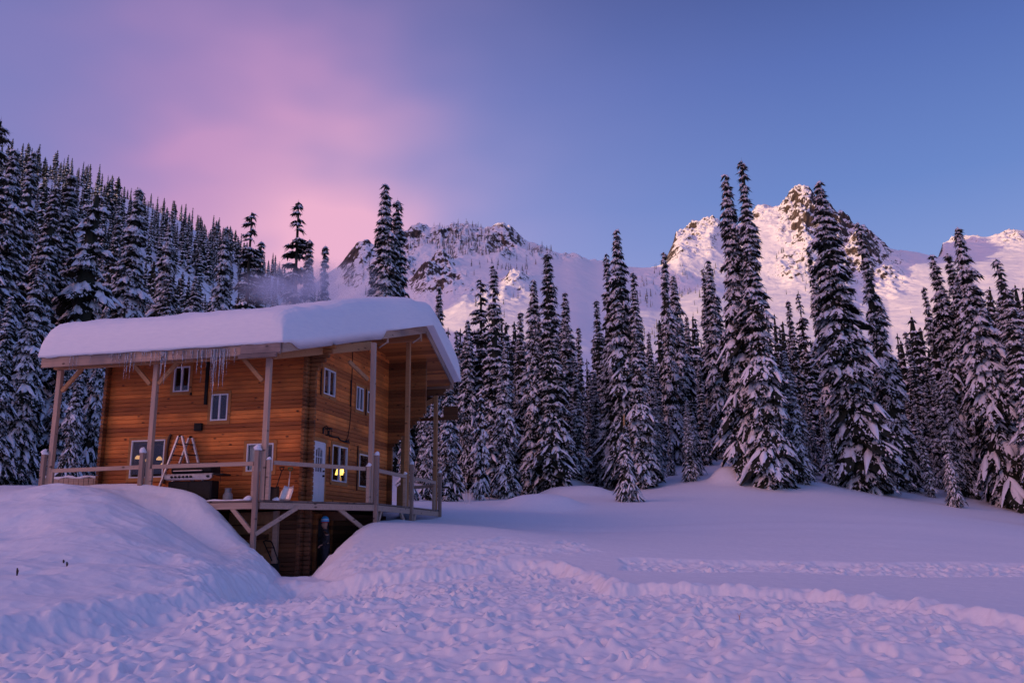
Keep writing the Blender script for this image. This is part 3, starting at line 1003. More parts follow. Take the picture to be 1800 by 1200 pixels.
def make_window(f, r, mull=True, trim=.11, wide_bottom=.13, pane='glass'):
    s0, s1, h0, h1 = min(r[0], r[1]), max(r[0], r[1]), r[2], r[3]
    w = MB(); t = .045
    fbox(w, f, s0, s1, h0, h0 + t, -.04, .035); fbox(w, f, s0, s1, h1 - t, h1, -.04, .035)
    fbox(w, f, s0, s0 + t, h0 + t, h1 - t, -.04, .035); fbox(w, f, s1 - t, s1, h0 + t, h1 - t, -.04, .035)
    if mull:
        m = (s0 + s1) / 2; fbox(w, f, m - .03, m + .03, h0 + t, h1 - t, -.04, .028)
    win = w.build('window', M['white'], cabin, bevel=.004)
    w = MB()
    fbox(w, f, s0 + t, s1 - t, h0 + t, h1 - t, -.022, -.014); w.build('pane', M[pane], win)
    w = MB()
    fbox(w, f, s0 - trim, s0 - .002, h0 - wide_bottom, h1 + trim, .002, .024); fbox(w, f, s1 + .002, s1 + trim, h0 - wide_bottom, h1 + trim, .002, .024)
    fbox(w, f, s0 - .002, s1 + .002, h0 - wide_bottom, h0 - .002, .002, .024); fbox(w, f, s0 - .002, s1 + .002, h1 + .002, h1 + trim, .002, .024)
    w.build('trim', M['trim'], win, bevel=.004)
    return win


make_window(fE, EWIN[0]); make_window(fE, EWIN[1])
wl = make_window(fE, EWIN[2]); wr = make_window(fE, EWIN[3])
s0, s1, h0, h1 = min(EWIN[3][:2]), max(EWIN[3][:2]), EWIN[3][2], EWIN[3][3]
c = MB(); nfold = 14
for i in range(nfold):                          # pleated cream curtain in the left half
    a = (s0 + s1) / 2 + .03 + i * ((s1 - s0) / 2 - .08) / nfold; b = a + ((s1 - s0) / 2 - .08) / nfold
    d = -.10 - .03 * (i % 2)
    c.extrude([fE(a, h0 + .02, -.10 - .03 * (i % 2)), fE(b, h0 + .02, -.10 - .03 * ((i + 1) % 2)), fE(b, h1 - .02, -.10 - .03 * ((i + 1) % 2)), fE(a, h1 - .02, -.10 - .03 * (i % 2))], (0, .006, 0))
c.build('curtain', M['curtain'], wr)
for g in GWIN[:3]: make_window(fG, g, mull=(g is not GWIN[2]))
make_window(fG, GWIN[3]); make_window(fG, GWIN[4], mull=False)

# front door: white slab, arched light of nine panes, black latch set
d = MB(); a, b, h0, h1 = DOOR
GL0, GL1, GB, GT = a + .17, b - .17, 1.02, 1.82
fbox(d, fG, a + .04, b - .04, h0, GB, -.03, .02); fbox(d, fG, a + .04, GL0, GB, h1 - .03, -.03, .02); fbox(d, fG, GL1, b - .04, GB, h1 - .03, -.03, .02)
fbox(d, fG, GL0, GL1, GT, h1 - .03, -.03, .02)
for i in range(8):                              # arched head
    s = GL0 + (i + .5) / 8 * (GL1 - GL0); drop = .10 * (2 * (i + .5) / 8 - 1) ** 2
    fbox(d, fG, GL0 + i / 8 * (GL1 - GL0), GL0 + (i + 1) / 8 * (GL1 - GL0), GT - drop, GT, -.028, .018)
for k in (1, 2): 
    s = GL0 + k / 3 * (GL1 - GL0); fbox(d, fG, s - .012, s + .012, GB, GT, -.025, .015)
fbox(d, fG, GL0, GL1, 1.50, 1.524, -.025, .013)
for (x0, x1) in ((a + .13, (a + b) / 2 - .04), ((a + b) / 2 + .04, b - .13)): fbox(d, fG, x0, x1, .2, .86, .018, .028)
door = d.build('front_door', M['white'], cabin, bevel=.004)
d = MB(); fbox(d, fG, GL0, GL1, GB, GT, -.02, -.012); d.build('pane', M['mirrorglass'], door)
for hh, r_, nm_ in ((.90, .035, 'handle'), (1.06, .028, 'lock')):
    d = MB(); c0 = fG(b - .11, hh, .02); c1 = fG(b - .11, hh, .075); d.tube([c0, c1], r_, 10); d.build(nm_, M['black'], door)
d = MB()
fbox(d, fG, a - .02, a + .035, h0, h1, -.03, .03); fbox(d, fG, b - .035, b + .02, h0, h1, -.03, .03); fbox(d, fG, a + .035, b - .035, h1 - .028, h1 + .02, -.03, .03)
d.build('frame', M['white'], door)
d = MB()
fbox(d, fG, a - .15, a - .022, h0, h1 + .16, .002, .026); fbox(d, fG, b + .022, b + .15, h0, h1 + .16, .002, .026); fbox(d, fG, a - .022, b + .022, h1 + .022, h1 + .16, .002, .026)
d.build('trim', M['trim'], door, bevel=.004)

# dark expansion slats, pipe, vent and cable on the walls
s = MB()
for px, y0, y1, wd in ((367, 635, 711, .10), (339, 690, 695, .04)):
    p = onV(px, y0, VW); q = onV(px - 5, y1, VW); s = MB(); fbox(s, fE, (p[0] + q[0]) / 2 - wd / 2, (p[0] + q[0]) / 2 + wd / 2, q[1], p[1], .002, .07); s.build('wall_batten', M['black'], cabin)
pass
s = MB(); p = onV(344, 744, VW); q = onV(356, 757, VW)
fbox(s, fE, q[0], p[0], q[1], p[1], .002, .10)
for k in range(4): fbox(s, fE, q[0] + .02, p[0] - .02, q[1] + .03 + k * .055, q[1] + .05 + k * .055, .10, .115)
s.build('wall_vent', M['black'], cabin, bevel=.005)
s = MB(); pts = [onV(x, y, VW) for x, y in ((302, 763), (298, 772), (295, 790), (292, 820), (290, 850))]
s.tube([fE(u_, h_, .05) for u_, h_ in pts], .045, 8); s.build('drain_pipe', mat_plain('rusty_pipe', (.11, .05, .03), .6), cabin, smooth=True)
s = MB()
for px, y0, y1 in ((564, 648, 694), (616, 668, 715), (628, 783, 862), (578, 785, 815), (643, 684, 730)):
    p = onU(px, y0, UW); q = onU(px, y1, UW); s = MB(); fbox(s, fG, p[0] - .03, p[0] + .03, q[1], p[1], .026, .045); s.build('wall_batten', M['black'], cabin)
s = MB(); pts = [onU(x, y, UW) for x, y in ((619, 617), (618, 650), (617, 690), (616, 720), (614, 745), (611, 765), (608, 774))]
s.tube([fG(v_, h_, .025) for v_, h_ in pts], .014, 6)
pts = [onU(x, y, UW) for x, y in ((577, 766), (585, 768), (592, 768), (596, 773), (604, 776), (612, 778), (611, 774), (605, 775))]
s.tube([fG(v_, h_, .045) for v_, h_ in pts], .028, 6)
s.build('power_cable', M['black'], cabin, smooth=True)
# lantern beside the door
s = MB(); v_, h_ = onU(568, 757, UW)
s.tube([fG(v_, h_ + .10, 0), fG(v_, h_ + .16, .12), fG(v_, h_ + .08, .2)], .018, 6)
fbox(s, fG, v_ - .09, v_ + .09, h_ + .05, h_ + .09, .1, .3); fbox(s, fG, v_ - .07, v_ + .07, h_ - .17, h_ - .14, .12, .28)
for a_ in (-.065, .055):
    for d_ in (.125, .265): fbox(s, fG, v_ + a_, v_ + a_ + .012, h_ - .14, h_ + .05, d_, d_ + .012)
fbox(s, fG, v_ - .06, v_ + .06, h_ - .1, h_ + .1, .003, .02)
s.tube([fG(v_, h_ - .13, .2), fG(v_, h_, .2)], .03, 8)
s.build('porch_lantern', M['black'], cabin)

# ------------------------------------------------------------------ roof
POS = [lc(0, 0, 0)]
DK = [(0, 0), (-2.35, 3.43), (-2.28, 7.3), (-2.2, 11.2)]         # A, B, C, D support positions


def roof_panel(mb, v0, v1, top, th):
    """slab between v0 and v1, following the roof edge"""
    vs_ = np.linspace(v0, v1, 2)
    pts_t, pts_b = [], []
    for u_, v_ in ((UE, v0), (edge_u(v0), v0), (edge_u(v1), v1), (UE, v1)):
        pts_t.append(lc(u_, v_, roof_top(v_) - top)); pts_b.append(lc(u_, v_, roof_top(v_) - top - th))
    n = len(mb.v); mb.v += pts_t + pts_b
    mb.f += [(n, n + 1, n + 2, n + 3), (n + 7, n + 6, n + 5, n + 4)] + [(n + i, n + 4 + i, n + 4 + (i + 1) % 4, n + (i + 1) % 4) for i in range(4)]
    mb.m += [0] * 6


rf = MB(); roof_panel(rf, EV + .03, RV - .004, .04, .15); roof_panel(rf, RV + .004, FV - .03, .04, .15)
roof = rf.build('roof', M['soffit'], cabin)
fa = MB()
fa.box(lc(UE + .02, EV - .03, EH - FD), lc(edge_u(EV) + .02, EV + .026, EH))
fa.build('fascia', M['fascia'], cabin, bevel=.006)
fa = MB()                                                       # boxed-out old fascia end at the corner, a little proud
fa.box(lc(.62, EV - .085, EH - .30), lc(edge_u(EV) - .02, EV - .034, EH + .045)); fa.box(lc(.7, EV - .075, EH - .44), lc(edge_u(EV) + .1, EV - .0345, EH - .303))
fa.build('eave_board', mat_wood('old_board', (.16, .12, .115), (.40, .30, .27), board=.15, grain=(1, 30, 34), weather=(.10, .08, .08)), cabin, bevel=.01)


def rake(mb, v0, v1, off, dep, th, du=0.):
    a = [lc(edge_u(v0) - du, v0, roof_top(v0) - off), lc(edge_u(v1) - du, v1, roof_top(v1) - off),
         lc(edge_u(v1) - du, v1, roof_top(v1) - off - dep), lc(edge_u(v0) - du, v0, roof_top(v0) - off - dep)]
    mb.extrude(a, lc(-th, 0, 0))


fa = MB(); rake(fa, EV, RV, 0, FD - .04, .05); fa.build('rake_board', M['fascia'], cabin, bevel=.004)
fa = MB(); rake(fa, RV + .003, FV, 0, FD - .04, .05); fa.build('rake_board', M['fascia'], cabin, bevel=.004)
fa = MB(); fa.box(lc(UE, FV - .02, roof_top(FV) - FD), lc(edge_u(FV), FV + .03, roof_top(FV) - .0)); fa.build('fascia', M['fascia'], cabin)
# porch beams
bm_ = MB(); bm_.box(lc(UE - .1, -.09, 4.445), lc(-.45, .09, 4.72)); bm_.build('porch_beam', M['beam'], cabin, bevel=.01)
hb = roof_top(3.3) - .24
bm_ = MB(); bm_.bar(lc(-.25, -.05, 4.52), lc(-2.05, 3.62, hb - .16), .14, .30); bm_.build('porch_beam', M['beam'], cabin, bevel=.01)
bm_ = MB(); bm_.bar(lc(3, RV, roof_top(RV) - .46), lc(-2.85, RV, roof_top(RV) - .46), .2, .28); bm_.build('ridge_beam', M['beam'], cabin, bevel=.01)
bm_ = MB(); bm_.box(lc(6.8, 11.0, 4.86), lc(-2.55, 11.2, 5.14)); bm_.build('porch_beam', M['sidingdark'], cabin, bevel=.01)
bm_ = MB(); bm_.bar(lc(UW + .2, 3.5, roof_top(3.5) - .36), lc(edge_u(3.5) - .0, 3.5, roof_top(3.5) - .36), .12, .26); bm_.build('roof_bracket', M['beam'], cabin, bevel=.01)
# small hooked brackets that tie the rake boards
for v_ in (4.6, RV - .25, 11.2):
    k = MB(); u_ = edge_u(v_) + .03; t = roof_top(v_) - FD + .1
    k.bar(lc(u_, v_, t), lc(u_, v_, t - .24), .1, .05, (1, 0, 0)); k.bar(lc(u_, v_, t - .2), lc(u_ + .25, v_ - .22, t - .46), .1, .05)
    k.build('roof_bracket', M['fascia'], cabin, bevel=.006)

# ------------------------------------------------------------------ deck
dk = MB(); DP = [lc(8.1, -.06, 0)[:2], lc(-.04, -.06, 0)[:2], lc(-2.40, 3.41, 0)[:2], lc(-2.26, 11.25, 0)[:2], lc(8.1, 11.25, 0)[:2]]
dk.prism(DP, -.045, 0); dk.build('deck', M['deck'], cabin)
jo = MB()
for p, q in zip(DK[:-1], DK[1:]): jo.bar(lc(*p, -.16), lc(*q, -.16), .09, .2)
jo.bar(lc(8.05, .0, -.16), lc(.05, .0, -.16), .09, .2)
jo.build('rim_joist', M['rail'], cabin, bevel=.006)
jo = MB()
for k in range(18): jo.box(lc(-1.0 + k * .5, .15 if k > 2 else 2.4 - k, -.25), lc(-.95 + k * .5, VW - .02, -.05))
jo.bar(lc(-1.6, 2.9, -.42), lc(8, 2.9 - 1.6, -.42), .12, .3)
jo.build('deck_joists', M['sidingdark'], cabin)

# supports: an outer post from the ground and an inner post to the roof, a stub under the rail
sup = []
POSTS = [(7.63, 0, 1.62, 4.44), (4.0, 0, 1.56, 4.44), (0, 0, 1.52, 4.44), (-2.35, 3.43, 1.6, None), (-2.28, 7.3, 1.6, None), (-2.2, 11.2, 1.55, 4.86)]
for i, (u_, v_, oh, ih) in enumerate(POSTS):
    k = MB()
    if i < 3: k.box(lc(u_ + .18, v_ - .15, -2.3), lc(u_ + .04, v_ - .013, oh)); sup.append((u_ + .12, v_ - .08, oh))
    else: k.box(lc(u_ - .14, v_ - .03, -1.6), lc(u_ + .0, v_ + .11, oh)); sup.append((u_ - .07, v_ + .04, oh))
    k.build('post', M['outerpost'], cabin, bevel=.008)
    k = MB()
    if i < 3: k.box(lc(u_ + .036, v_ - .01, .003), lc(u_ - .125, v_ + .15, ih))
    else:
        uu = u_ + .004 if i < 5 else u_ + .01
        top = ih if ih else roof_top(v_ - .1) - .245 - (.14 if i == 3 else 0)
        k.box(lc(uu, v_ - .19, .003), lc(uu + .16, v_ - .03, top))
    k.build('post', M['post'] if i < 4 else M['beam'], cabin, bevel=.008)
    k = MB()
    if i == 0: k.box(lc(u_ - .13, v_ - .02, .003), lc(u_ - .22, v_ + .07, 1.06))
    elif i == 1: k.box(lc(u_ - .13, v_ - .02, .003), lc(u_ - .22, v_ + .07, 1.06))
    elif i == 2: k.box(lc(u_ - .16, v_ + .0, .003), lc(u_ - .28, v_ + .12, 1.22)); k.box(lc(u_ + .22, v_ - .02, .003), lc(u_ + .31, v_ + .07, 1.06))
    else: k.box(lc(u_ + .03, v_ - .34, .003), lc(u_ + .15, v_ - .22, 1.2))
    k.build('rail_stub', M['rail'], cabin, bevel=.006)
# rails
RZ = 1.12


def rail(p, q, hp=RZ, hq=RZ):
    k = MB(); k.bar(lc(*p, hp), lc(*q, hq), .05, .13); k.build('rail', M['rail'], cabin, bevel=.008)


rail((7.5, .02), (4.2, .02), RZ - .03, RZ); rail((3.8, .02), (.28, .02)); rail((-.24, .30), (-2.16, 3.1), 1.16, 1.12)
rail((-2.3, 3.6), (-2.24, 7.0)); rail((-2.23, 7.46), (-2.2, 10.85)); rail((-2.0, 11.15), (-.6, 11.15), 1.0, .95)
# knee braces below the deck and below the eave beam
for p, q in ((lc(.95, .02, -.2), lc(.2, -.05, -.95)), (lc(-.75, 1.02, -.2), lc(.07, -.07, -1.02)), (lc(-1.55, 2.35, -.2), lc(-2.25, 3.35, -1.0)),
             (lc(-2.31, 4.25, -.2), lc(-2.36, 3.65, -.95)), (lc(-2.28, 6.3, -.2), lc(-2.30, 7.1, -.95)), (lc(-2.27, 8.05, -.2), lc(-2.3, 7.45, -.95)),
             (lc(7.45, .06, 3.72), lc(6.75, .06, 4.47)), (lc(3.85, .06, 3.80), lc(3.2, .06, 4.47)), (lc(4.15, .06, 3.80), lc(4.8, .06, 4.47)),
             (lc(.15, .06, 3.72), lc(.85, .06, 4.47)), (lc(-2.1, 3.25, 4.2), lc(-1.7, 2.5, 4.72))):
    k = MB(); k.bar(p, q, .09, .13); k.build('knee_brace', M['rail'] if p[2] < 3 else M['beam'], cabin, bevel=.006)
# far side stair porch
k = MB(); k.box(lc(-.62, 10.9, .0), lc(-.8, 11.08, 3.72)); k.box(lc(-.5, 10.8, .0), lc(-.92, 11.18, 1.0)); k.build('post', M['beam'], cabin, bevel=.01)
k = MB(); k.bar(lc(.2, 11.1, 3.5), lc(-2.1, 11.1, 4.74), .06, .2); k.bar(lc(1.2, 11.0, 3.62), lc(-.9, 11.0, 3.62), .08, .24); k.build('stair_stringer', M['beam'], cabin, bevel=.006)
k = MB(); k.extrude([lc(.3, 11.22, 3.7), lc(-2.0, 11.22, 4.85), lc(.3, 11.22, 4.85)], (0, .04, 0)); k.box(lc(-2.3, 11.6, 4.0), lc(-2.95, 11.66, 4.45)); k.box(lc(-1.2, 11.6, 3.86), lc(-2.95, 11.7, 3.99))
k.build('gable_boards', M['sidingdark'], cabin)
# basement: boarded panel with shelf, door post, door
k = MB(); p0 = onV(441, 905, VW)[0]; 
k.box(lc(1.9, VW - .05, -2.35), lc(.30, VW - .005, -.3)); k.build('basement_panel', mat_wood('osb_panel', (.30, .14, .06), (.55, .30, .15), board=.4, grain=(7, 7, 7)), cabin)
k = MB(); k.box(lc(.29, VW - .15, -2.35), lc(.12, VW - .002, -.28)); k.build('post', M['rail'], cabin, bevel=.008)
k = MB(); k.box(lc(1.8, VW - .28, -1.18), lc(.45, VW - .055, -1.0)); k.box(lc(1.7, VW - .25, -.72), lc(.5, VW - .055, -.69)); k.build('shelf', M['sidingdark'], cabin)
d = MB(); fbox(d, fG, 2.3, 2.42, -2.4, -.35, .0, .12); fbox(d, fG, 3.5, 3.62, -2.4, -.35, .0, .12); fbox(d, fG, 2.42, 3.5, -.5, -.35, .0, .12)
bd = d.build('basement_door_frame', M['cornerlog'], cabin, bevel=.006)
d = MB(); fbox(d, fG, 2.43, 3.49, -2.4, -.51, -.05, .02)
for k in range(5): fbox(d, fG, 2.5 + k * .2, 2.52 + k * .2, -2.3, -.6, .02, .03)
d.build('basement_door', mat_plain('dark_door', (.03, .03, .035), .5), bd)

# icicles along the eave: photo x, photo y of the tip, root radius
rs = random.Random(11)
ICE = [(217, 668, .022), (221, 668, .03), (227, 667, .03), (233, 655, .02), (262, 648, .022), (281, 664, .055), (284, 640, .045), (288, 678, .03), (300, 640, .018),
       (318, 664, .034), (324, 640, .018), (344, 661, .028), (352, 673, .045), (374, 700, .055), (371, 682, .03), (378, 672, .026), (384, 687, .04), (391, 681, .035),
       (388, 664, .022), (396, 660, .02), (368, 660, .02), (360, 645, .018), (246, 642, .016), (254, 638, .016), (270, 640, .016), (308, 636, .014), (335, 636, .014),
       (400, 640, .014), (408, 634, .014), (120, 655, .016), (126, 652, .016), (156, 640, .012), (132, 648, .012), (208, 646, .016), (200, 640, .014), (192, 640, .014)]
for i in range(16): ICE.append((rs.uniform(185, 410), rs.uniform(628, 642), rs.uniform(.010, .018)))
for px, py, r_ in ICE:
    yt = 628 - (px - 76) / 419 * 18
    u0, h0 = onV(px + 4, yt, EV - .06); u1, h1 = onV(px, py, EV - .06)
    hgt = h0 - h1; k = MB(); pts, rad = [], []
    for j in range(7):
        t = j / 6; pts.append(lc(u0 + rs.uniform(-.008, .008), EV - .065 + rs.uniform(-.006, .006), h0 + .03 - t * (hgt + .03)))
        rad.append(max(.003, r_ * (1 - t) ** .8 * rs.uniform(.85, 1.15)))
    k.tube(pts, rad, 7); k.build('icicle', M['ice'], cabin, smooth=True)

# ------------------------------------------------------------------ snow on the roof
NB, NA = 120, 150
vv_ = np.r_[np.linspace(EV - .10, EV + .8, 22), np.linspace(EV + .85, FV - .85, NB - 44), np.linspace(FV - .8, FV + .12, 22)]
Pt = np.zeros((len(vv_), NA, 3)); Pb = np.zeros_like(Pt)
rsn = np.random.RandomState(2)
for i, v_ in enumerate(vv_):
    vc = min(max(v_, EV), FV)
    ur, ul = edge_u(vc) - .10 - .24 * sstep(v_, 4.2, 6.0), UE + .10
    s_ = np.linspace(0, 1, NA); s_ = s_ - .10 * np.sin(2 * math.pi * s_) / 1.0 * .9
    uu = ul + (ur - ul) * s_
    dv = np.minimum(v_ - (EV - .10), (FV + .12) - v_); du = np.minimum(ul - uu, uu - ur)
    def dome(d, R): return (1 - (1 - np.clip(d / R, 0, 1)) ** 3.0) ** (1 / 3.0) * (1 + .010 * np.sin(np.clip(d / R, 0, 1) * 26))
    th = (1.0 + .17 * sstep(uu, 2.5, -1.5) * sstep(v_, .5, 4.5)) * dome(dv, .80) * dome(du, .62)
    th = th * (1 + .10 * fbm(uu / 1.6, np.full(NA, v_) / .9, 7, 4)) + .04 * fbm(uu / .5, np.full(NA, v_) / .5, 17, 3) * (th > .2)
    rt = EH + SL * (vc - EV)
    rtop = -0.5 * math.log(math.exp(-2 * (EH + SL * (v_ - EV))) + math.exp(-2 * (EH + SL * (RV - EV) - SL * (v_ - RV))))  # rounded ridge
    rtop = rtop + .12
    P = np.stack([-uu, np.full(NA, v_), np.maximum(rtop + th, roof_top(vc) + .03)], -1)
    Pt[i] = P
    lip = (.02 + .05 * fbm(uu / .5, np.full(NA, 3.3), 5, 3)) * (np.minimum(dv, du) < .02)
    lip[-1] += (.27 + .06 * vnoise(np.array([v_ * 1.7]), np.array([.5]), 4)[0]) * sstep(v_, -.35, .2) * sstep(v_, 4.35, 4.1)
    P[:, 2] += .0
    Pb[i] = np.stack([-uu, np.full(NA, v_), roof_top(vc) + .006 - np.maximum(lip, 0)], -1)
# undulating lower edge; the board end at the corner stays bare
nr = len(vv_)
ring_t = np.concatenate([Pt[0, :], Pt[1:, -1], Pt[-1, -2::-1], Pt[-2:0:-1, 0]])
me_v = [tuple(p) for p in Pt.reshape(-1, 3)] + [tuple(p) for p in Pb.reshape(-1, 3)]
fs = []
for i in range(nr - 1):
    for j in range(NA - 1):
        a = i * NA + j; fs.append((a, a + 1, a + NA + 1, a + NA)); b = a + nr * NA; fs.append((b + NA, b + NA + 1, b + 1, b))
o_ = nr * NA
for j in range(NA - 1):
    fs.append((j + 1, j, o_ + j, o_ + j + 1)); a = (nr - 1) * NA + j; fs.append((a, a + 1, o_ + a + 1, o_ + a))
for i in range(nr - 1):
    a = i * NA; fs.append((a, a + NA, o_ + a + NA, o_ + a)); a = i * NA + NA - 1; fs.append((a + NA, a, o_ + a, o_ + a + NA))
k = MB(); k.v = me_v; k.f = fs; k.m = [0] * len(fs)
roof_snow = k.build('roof_snow', M['roofsnow'], None, smooth=True)
roof_snow.location = tuple(A0); roof_snow.rotation_euler = (0, 0, HROT)
tag(roof_snow, 'metre-thick rounded blanket of snow lying on the cabin roof', 'snow')


def snow_cap(u_, v_, h_, r_, hh, label):
    k = MB(); prof = [(r_ * 1.0, 0), (r_ * 1.12, hh * .15), (r_ * .98, hh * .5), (r_ * .6, hh * .85), (r_ * .15, hh)]
    k.lathe(prof, 14); o = k.build('snow_heap', M['roofsnow'], None, smooth=True)
    for vert in o.data.vertices:
        vert.co.x += .02 * math.sin(vert.co.z * 40 + u_ * 9); vert.co.y += .015 * math.cos(vert.co.z * 33 + v_ * 7)
    o.location = tuple(hw(u_, v_, h_ - .004)); o.rotation_euler = (0, 0, HROT)
    tag(o, label, 'snow', 'snow heaps on the porch posts')


NM = ['leftmost porch post', 'second porch post from the left', 'porch post at the near corner of the deck',
      'porch post right of the lit window', 'middle post of the right-hand railing', 'last post at the right end of the deck']
for (u_, v_, h_), nm, sz in zip(sup, NM, (.1, .1, .11, .085, .085, .08)):
    snow_cap(u_, v_, h_, sz, .19 if sz > .09 else .14, 'snow cap on top of the ' + nm)
snow_cap(-.21, .06, 1.222, .07, .10, 'small snow cap on the stub post right of the deck corner post')
snow_cap(-2.26, 3.15, 1.202, .08, .13, 'small snow cap on the railing stub left of the post by the lit window')
snow_cap(-2.19, 7.02, 1.202, .07, .11, 'small snow cap on the railing stub before the middle right-hand post')
snow_cap(.38, -.0, .002, .14, .15, 'snow clump on the deck edge left of the corner post')
snow_cap(-.36, .36, .002, .1, .1, 'snow clump on the deck edge just right of the corner post')

k = MB(); pts = [lc(8.0 - i * .38, .02 + .015 * math.sin(i * 1.7), .012 + .012 * math.sin(i * 2.3)) for i in range(21)]
k.tube(pts, [.03 + .012 * math.sin(i * 3.1) for i in range(21)], 8); o = k.build('deck_snow', M['roofsnow'], None, smooth=True)
o.location = tuple(A0); o.rotation_euler = (0, 0, HROT); tag(o, 'thin line of snow along the front edge of the deck, left of the corner post', 'snow')

# ------------------------------------------------------------------ things on and around the porch
# folding ladder
u_, h_ = onV(331, 768, .95)
ladder = empty('folding_ladder', hw(3.45, 1.28, 0), HROT, 'tall aluminium folding step ladder standing open behind the black barbecue', 'ladder')


def LL(u, v, h): return np.array(lc(u - 3.45, v - 1.0, h))


top_h = onV(321, 767, 1.28)[1]
ub = [onV(281, 868, 1.28)[0], onV(320, 767, 1.28)[0]]
tl, bl = onV(319, 768, 1.28)[0], onV(277, 878, 1.28)[0]
tr, br = onV(325, 769, 1.28)[0], onV(354, 872, 1.28)[0]
for (tu, bu, nm) in ((tl, bl, 'leg_frame'), (tr, br, 'leg_frame')):
    k = MB()
    for dv in (-.22, .26):
        sh = 0 if dv < 0 else -.16
        k.bar(LL(tu + sh, 1.0 + dv * .75, top_h - (0 if dv < 0 else .03)), LL(bu + sh * .6, 1.0 + dv, .02), .055, .09, (0, 1, 0))
    for r_ in range(6):
        t = .12 + r_ * .16
        k.bar(LL(tu + (bu - tu) * t, 1.0 - .20, top_h * (1 - t)), LL(tu + (bu - tu) * t - .14, 1.0 + .24, top_h * (1 - t)), .05, .035, mi=1)
    k.build(nm, [M['alu'], M['black']], ladder, bevel=.004)
k = MB()
for dv in (-.17, .2):
    sh = 0 if dv < 0 else -.15
    k.lathe([(.05, -.03), (.06, 0), (.05, .03)], 12, LL((tl + tr) / 2 + sh, 1.0 + dv, top_h))
    k.build('hinge', M['black'], ladder); k = MB()

# barbecue
bbq = empty('barbecue', hw(2.85, .50, 0), HROT, 'wide black barbecue with a steel control panel, on the deck before the ladder', 'barbecue')
uL, uR = onV(288, 834, .37)[0] - 2.85, onV(373, 832, .37)[0] - 2.85
hT = onV(330, 834, .37)[1]; hB = hT - .17


def BL(u, v, h): return lc(u, v, h)


k = MB(); k.box(BL(uL - .1, -.02, .06), BL(uR + .06, .42, hB - .02)); k.build('cabinet', M['black'], bbq, bevel=.012)
k = MB(); mid = (uL + uR) / 2
k.box(BL(mid + .03, -.03, .1), BL(uL - .14, -.021, hB - .06)); k.box(BL(uR + .1, -.03, .1), BL(mid - .02, -.021, hB - .06)); k.build('cabinet_door', M['black'], bbq, bevel=.006)
k = MB(); k.extrude([BL(uL, -.14, hT), BL(uR, -.14, hT), BL(uR + .02, -.14, hB + .05), BL(uR + .12, -.12, hB), BL(uL - .12, -.12, hB), BL(uL - .02, -.14, hB + .05)], (0, .08, 0))
k.box(BL(uL + .02, -.15, hT + .001), BL(uR - .02, .40, hT + .03)); cp_ = k.build('control_panel', M['steel'], bbq, bevel=.006)
for i in range(7):
    k = MB(); uu = uL - .30 - i * .135 if i < 6 else uR + .14
    k.tube([BL(uu, -.141, (hT + hB) / 2 + .02), BL(uu, -.19, (hT + hB) / 2 + .02)], [.04, .034], 12); k.build('knob', M['black'], cp_)
k = MB(); prof = [(0, .0), (-.12, .05), (-.14, .16), (-.02, .33), (.2, .38), (.42, .3), (.46, .0)]
k.extrude([BL(uL - .25, .0 + a, hT + .03 + b) for a, b in prof], np.subtract(BL(uR + .05, 0, 0), BL(uL - .25, 0, 0))); hood = k.build('hood', M['black'], bbq, bevel=.015)
k = MB(); k.tube([BL(uL - .38, -.21, hT + .12), BL(uR + .32, -.21, hT + .12)], .018, 8)
for uu in (uL - .42, uR + .36): k.tube([BL(uu, -.21, hT + .12), BL(uu, -.12, hT + .12)], .014, 6)
k.build('handle', M['steel'], hood)
k = MB(); k.box(BL(uR - .02, -.1, hT - .03), BL(uR - .36, .38, hT + .02)); k.tube([BL(uR - .28, -.1, hT - .03), BL(uR - .28, -.1, hT - .28)], .008, 5); k.build('side_shelf', M['black'], bbq, bevel=.006)

# propane tank
u_, h_ = onV(400, 878, .95)
tank = empty('propane_tank', hw(u_, .95, 0), 0, 'small grey propane tank with a collar, on the deck right of the barbecue', 'gas tank')
k = MB(); k.lathe([(.10, 0), (.135, .015), (.15, .06), (.155, .12), (.155, .20), (.14, .27), (.09, .315), (.03, .33)], 24); k.build('bottle', M['tank'], tank, smooth=True)
k = MB()
for i in range(16):
    if i % 5 == 4: continue
    a0, a1 = i / 16 * 2 * math.pi, (i + 1) / 16 * 2 * math.pi
    k.extrude([(.105 * math.cos(a0), .105 * math.sin(a0), .305), (.105 * math.cos(a1), .105 * math.sin(a1), .305), (.10 * math.cos(a1), .10 * math.sin(a1), .43), (.10 * math.cos(a0), .10 * math.sin(a0), .43)],
              (-.006 * math.cos((a0 + a1) / 2), -.006 * math.sin((a0 + a1) / 2), 0))
k.lathe([(.098, .425), (.108, .43), (.108, .445), (.098, .445)], 24); k.build('collar', M['tank'], tank)
k = MB(); k.tube([(0, 0, .32), (0, 0, .40)], .022, 10); k.tube([(0, 0, .37), (.05, -.03, .37)], .018, 8); k.build('valve', M['steel'], tank)

